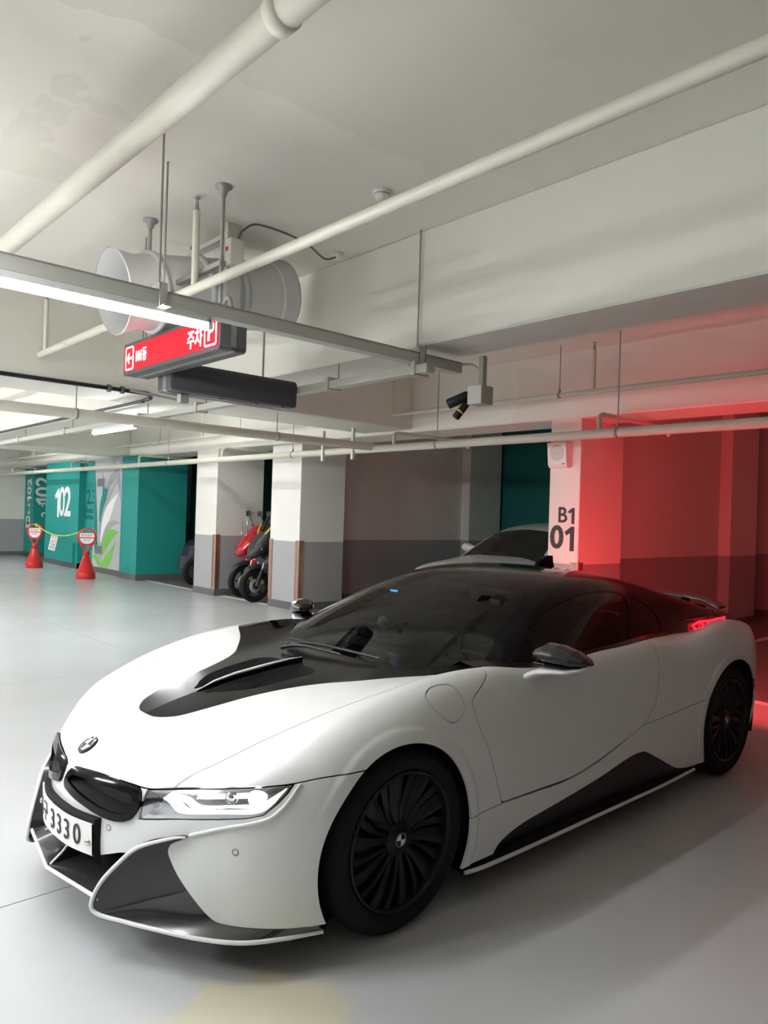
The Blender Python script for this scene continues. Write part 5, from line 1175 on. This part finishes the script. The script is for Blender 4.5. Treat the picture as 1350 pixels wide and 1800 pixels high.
# ---------------------------------------------------------------- scooters in the narrow bay
def scooter(loc, yaw, label, body_m, tall=True, red=False):
    SZ = 1.0
    t = thing('motor_scooter', label, 'motorcycle', loc); cy, sy = math.cos(yaw), math.sin(yaw)
    W = lambda p: np.stack([loc[0] + (p[..., 0]*cy - p[..., 1]*sy)*SZ, loc[1] + (p[..., 0]*sy + p[..., 1]*cy)*SZ, (p[..., 2] + .42*np.maximum(p[..., 2]-.55, 0))*SZ], -1)
    def put(mb, name, m, par=t, fixn=False):
        mb.v = [tuple(q) for q in W(np.array(mb.v))]; o = mb.build(name, m, par); return fix_normals(o) if fixn else o
    def loft(rows, name, m, par=t, n=14):
        mb = MB(); th = np.linspace(0, 2*math.pi, n, endpoint=False); R_ = []
        for (x, z, ry, rz, rx) in rows: R_.append([(x + rx*math.sin(a), ry*np.sign(math.cos(a))*abs(math.cos(a))**.7, z + rz*math.sin(a)) for a in th])
        for p, q in zip(R_[:-1], R_[1:]): mb.add(p+q, [(i, (i+1) % n, n+(i+1) % n, n+i) for i in range(n)], True)
        mb.add(R_[0], [tuple(range(n))]); mb.add(R_[-1], [tuple(range(n))[::-1]]); return put(mb, name, m, par, True)
    for wx in (0, -1.46):
        r = .285; c = (wx, 0, r)
        ty = put(MB().lathe([(.20, -.05), (.24, -.06), (.27, -.05), (r-.001, -.015), (r-.001, .015), (.27, .05), (.24, .06), (.20, .05), (.195, 0), (.20, -.05)], c, (0, 1, 0), 36), 'tyre', 'rubber')
        mb = MB().lathe([(.198, -.04), (.19, -.03), (.19, .03), (.198, .04)], c, (0, 1, 0), 36).lathe([(.04, -.05), (.045, -.04), (.045, .04), (.04, .05), (.001, .05)], c, (0, 1, 0), 14)
        put(mb, 'rim', 'satin_black', ty)
        for q in range(5):
            a = 2*math.pi*q/5; put(MB().tube([(wx+.04*math.cos(a), 0, r+.04*math.sin(a)), (wx+.19*math.cos(a+.15), 0, r+.19*math.sin(a+.15))], [.018, .012], 6), 'wheel_spoke', 'satin_black', ty)
        put(MB().lathe([(.06, .05), (.125, .05), (.125, .055), (.06, .055)], c, (0, 1, 0), 28), 'brake_disc', 'zinc', ty)
        put(MB().box(wx-.16, wx-.10, .045, .08, r+.02, r+.10, .01), 'brake_caliper', 'gold', ty)
    for s in (-1, 1):
        fk = put(MB().tube([(.01, s*.085, .285), (-.10, s*.085, .56)], [.03, .032], 10), 'fork_leg', 'moto_black')
        put(MB().tube([(-.10, s*.085, .56), (-.16, s*.085, .70)], .02, 10), 'fork_tube', 'chrome', fk)
    loft([(.24, .44, .03, .012, 0), (.14, .555, .075, .03, .02), (-.02, .60, .085, .035, 0), (-.2, .58, .085, .035, 0), (-.3, .50, .06, .03, 0)], 'front_fender', 'moto_black')
    bm_ = body_m
    loft([(.13, .70, .04, .025, .02), (.06, .75, .13, .055, .05), (-.05, .82, .19, .085, .07), (-.16, .90, .20, .10, .07), (-.28, .99, .18, .09, .05), (-.40, 1.04, .12, .05, .02)], 'front_cowl', bm_)
    for s in (-1, 1):
        hl = put(MB().add([(.06, s*.05, .735), (-.02, s*.19, .80), (-.08, s*.225, .85), (-.06, s*.17, .80), (.05, s*.07, .77)], [(0, 1, 2, 3, 4)]).add([(.075, s*.05, .74), (-.01, s*.19, .805), (-.07, s*.225, .855), (-.05, s*.17, .83), (.06, s*.07, .785)], [(0, 1, 2, 3, 4)]), 'headlamp', 'lens_dark')
        for k in range(3): put(MB().lathe([(.014, 0), (.01, .008), (.001, .01)], (.05-.035*k, s*(.085+.045*k), .765+.022*k), (1, s*.4, .2), 10), 'lamp_element', 'chrome', hl)
        loft([(-.15, .58, .03, .10, 0), (-.25, .62, .05, .22, 0), (-.42, .60, .05, .28, 0), (-.52, .52, .04, .2, 0)], 'leg_shield', bm_) if s < 0 else None
    lg = loft([(-.12, .60, .16, .10, 0), (-.25, .66, .24, .20, 0), (-.42, .66, .25, .26, 0), (-.50, .56, .22, .18, 0)], 'inner_fairing', bm_)
    loft([(-.35, .30, .20, .08, 0), (-.6, .27, .22, .09, 0), (-1.0, .32, .20, .12, 0), (-1.35, .42, .12, .12, 0)], 'floorboard', 'moto_black')
    loft([(-.75, .60, .10, .10, 0), (-.95, .64, .17, .15, 0), (-1.4, .70, .18, .14, 0), (-1.85, .84, .10, .06, 0), (-1.95, .88, .03, .02, 0)], 'rear_body', bm_)
    loft([(-.70, .74, .07, .03, 0), (-.85, .80, .14, .05, 0), (-1.2, .82, .17, .05, 0), (-1.35, .90, .16, .05, 0), (-1.75, .95, .12, .04, 0)], 'seat', 'satin_black')
    put(MB().tube(sp([(-.42, -.38, 1.08), (-.34, -.25, 1.08), (-.31, 0, 1.05), (-.34, .25, 1.08), (-.42, .38, 1.08)], 4), .014, 8), 'handlebar', 'satin_black')
    for s in (-1, 1):
        mr = put(MB().tube([(-.33, s*.22, 1.08), (-.28, s*.30, 1.22)], .007, 6), 'mirror_stalk', 'satin_black'); put(MB().box(-.30, -.275, s*.34-.06, s*.34+.06, 1.20, 1.27, .01), 'mirror', 'satin_black', mr)
    if tall:
        a_ = sp([(-.10, .0, .98), (-.22, 0, 1.16), (-.36, 0, 1.36)], 5); mb = MB()
        for k0, k1 in zip(range(len(a_)-1), range(1, len(a_))): pass
        w_ = np.linspace(.15, .20, len(a_)); rows = [[(x-.10*abs(u)**2, u*w, z) for u in np.linspace(-1, 1, 9)] for (x, z), w in zip([(q[0], q[1]) for q in sp([(-.10, .98), (-.22, 1.16), (-.36, 1.30)], 5)], w_)]
        for p, q in zip(rows[:-1], rows[1:]): mb.strip(p, q)
        ws_ = put(mb, 'windscreen', 'screen_glass'); 
        for s in (-1, 1): put(MB().tube([(-.06, s*.06, .93), (-.15, s*.15, 1.03), (-.24, s*.19, 1.12)], [.006, .016, .008], 6), 'yellow_trim', 'yellow', ws_)
    else:
        mb = MB(); c0 = np.array([.16, .16, 1.0])
        mb.tube([(.06, u, z) for u, z in rrect(.02, .20, .96, 1.16, .03, 4)], .009, 6, closed=True)
        gd = put(mb, 'lamp_guard', 'chrome'); put(MB().tube([(.06, .11, .96), (.06, .11, 1.16)], .006, 6).tube([(.06, .02, 1.06), (.06, .20, 1.06)], .006, 6), 'guard_bar', 'chrome', gd)
    return t
scooter((-4.98, -8.0, 0), .0, 'black maxi scooter with gold brake parts and yellow windscreen trim beside the column', 'moto_black')
scooter((-5.2, -8.74, 0), .0, 'red scooter with square chrome guard behind the black scooter', 'moto_red', tall=False)
t = thing('covered_scooter', 'scooter under a dark navy cover in the shadow left of the column', 'motorcycle', (-6.1, -11.2, 0))
mb = MB(); th = np.linspace(0, 2*math.pi, 18, endpoint=False); rows = []
for z, a, b, xo in ((.33, .95, .36, 0), (.6, .93, .36, 0), (.82, .80, .33, .0), (.92, .6, .26, .1), (.98, .3, .16, .2)): rows.append([(-6.1 + xo + a*math.cos(k)*(1+.02*math.sin(5*k)), -11.2 + b*math.sin(k)*(1+.06*math.sin(9*k)), z) for k in th])
for p, q in zip(rows[:-1], rows[1:]): mb.add(p+q, [(i, (i+1) % 18, 18+(i+1) % 18, 18+i) for i in range(18)], True)
mb.add(rows[-1], [tuple(range(18))]); mb.build('cover', 'navy', t)
for x in (-5.45, -6.8): ty = MB().lathe([(.17, -.05), (.25, -.06), (.285, 0), (.25, .06), (.17, .05)], (x, -11.0, .285), (0, 1, 0), 28).build('tyre', 'rubber', t); MB().lathe([(.17, .02), (.05, .03), (.001, .03)], (x, -11.0, .285), (0, 1, 0), 20).build('rim', 'sign_case', ty)
# ---------------------------------------------------------------- white saloon parked nose-out in the bay behind
oc = thing('parked_car', 'white car with black windscreen parked in the bay behind the sports car', 'car', (-8.2, -4.6, 0))
XO, YO = -6.0, -4.6        # nose, centre line
P_TOP = Curve([.0, -.1, -.35, -.8, -1.3, -1.6, -2.5, -3.6, -4.3, -4.5], [.55, .72, .84, .915, .975, 1.0, 1.02, 1.03, 1.0, .9])
P_ROOF = Curve([-.9, -1.35, -1.6, -1.95, -2.3, -2.7, -3.2, -3.8, -4.2, -4.5], [.82, .99, 1.13, 1.31, 1.44, 1.51, 1.52, 1.46, 1.35, 1.2])
def saloon(x, y, z):
    x = x - XO; y = np.abs(y - YO)
    f = smax(z - P_TOP(x) + .28*np.maximum(y-.25, 0)**2.2, y - .90 - .03*np.sin(np.clip((x+.2)/-4, 0, 1)*math.pi) + .05*np.maximum(z-.7, 0), .10)
    f = smax(f, x + .10*(y/.6)**2.5 + .06*np.abs(z-.5), .15); f = smax(f, -4.4 - x + .1*y*y, .15)
    return smax(f, .2 - z, .05)
def saloon_top(x, y, z):
    x = x - XO; y = np.abs(y - YO)
    return smax(smax(z - P_ROOF(x) + .12*y*y, y - .90 + .42*(z - .9), .10), smax(.86 - z, -4.2 - x, .05), .02)
SB = surface_nets(saloon, (-10.6, -5.7, .15), (-5.7, -3.5, 1.25), .04)
sa = lambda V, N: np.minimum(np.hypot(V[:, 0]-XO+.85, V[:, 2]-.33), np.hypot(V[:, 0]-XO+3.55, V[:, 2]-.33)) - .36
SB = clip(*SB, -np.where(np.abs(SB[0][:, 1]-YO) > .5, sa(*SB[:2]), 1))
hood_y = lambda V, N: np.maximum(np.abs(V[:, 1]-YO)-.76, np.maximum(-1.5-(V[:, 0]-XO), .72-V[:, 2]))
panel('hood', *clip(*SB, hood_y(*SB[:2])+.004), 'car_white', oc); panel('body', *clip(*SB, -hood_y(*SB[:2])+.004), 'car_white', oc)
SG = surface_nets(saloon_top, (-10.6, -5.7, .8), (-6.7, -3.5, 1.6), .03)
wsf = lambda V, N: np.maximum(-2.18-(V[:, 0]-XO)+.12*np.abs(V[:, 1]-YO)**2, np.abs(V[:, 1]-YO)-(.80-.42*(V[:, 2]-.9)))
swf = lambda V, N: np.maximum(np.maximum(1.0-V[:, 2], V[:, 2]-1.36+.04*np.abs(V[:, 0]-XO+2.8)**2), np.maximum(.35-np.abs(V[:, 1]-YO), -3.8-(V[:, 0]-XO)))
panel('windscreen', *clip(*SG, wsf(*SG[:2])+.002), 'lens_dark', oc)
rest = clip(*SG, -wsf(*SG[:2])+.002); swm = lambda q: np.maximum(swf(*q[:2]), (q[0][:, 0]-XO)+1.75+ .9*(q[0][:, 2]-1.0))
panel('side_windows', *clip(*rest, swm(rest)+.004), 'lens_dark', oc); panel('roof', *clip(*rest, -swm(rest)+.004), 'car_white', oc)
for s in (-1, 1):
    for x in (-.85, -3.55):
        ty = MB().lathe([(.22, -.1), (.30, -.105), (.325, -.08), (.325, .08), (.30, .105), (.22, .1), (.21, .03), (.001, .05)], (XO+x, YO+s*.80, .327), (0, s, 0), 32).build('tyre', 'rubber', oc)
        MB().lathe([(.21, .085), (.19, .07), (.05, .06), (.001, .065)], (XO+x, YO+s*.80, .327), (0, s, 0), 20).build('rim', 'steel', ty)
    rows = [[(XO-1.72+rx*math.cos(a), YO+s*yy, 1.06+rz*math.sin(a)) for a in np.linspace(0, 2*math.pi, 14, endpoint=False)] for yy, rx, rz in ((.80, .03, .03), (.90, .05, .05), (.94, .09, .075), (1.02, .09, .075), (1.08, .05, .04))]
    mb = MB()
    for p, q in zip(rows[:-1], rows[1:]): mb.add(p+q, [(i, (i+1) % 14, 14+(i+1) % 14, 14+i) for i in range(14)], True)
    mb.add(rows[-1], [tuple(range(14))]); fix_normals(mb.build('mirror', 'car_white', oc))
    MB().prism([(XO-.05, .62), (XO-.30, .70), (XO-.42, .66), (XO-.12, .56)], lambda u, v, d: (u - .12*abs(d)**2, YO+s*(.55+d), v), .0, .33).build('headlamp', 'lens_dark', oc)
MB().box(XO-.16, XO-.02, YO-.45, YO+.45, .42, .58, .02).build('grille', 'inner_black', oc)
MB().tube([(XO-1.36, YO-.55, 1.0), (XO-1.42, YO+.1, 1.02)], .01, 6).build('wiper', 'satin_black', oc)
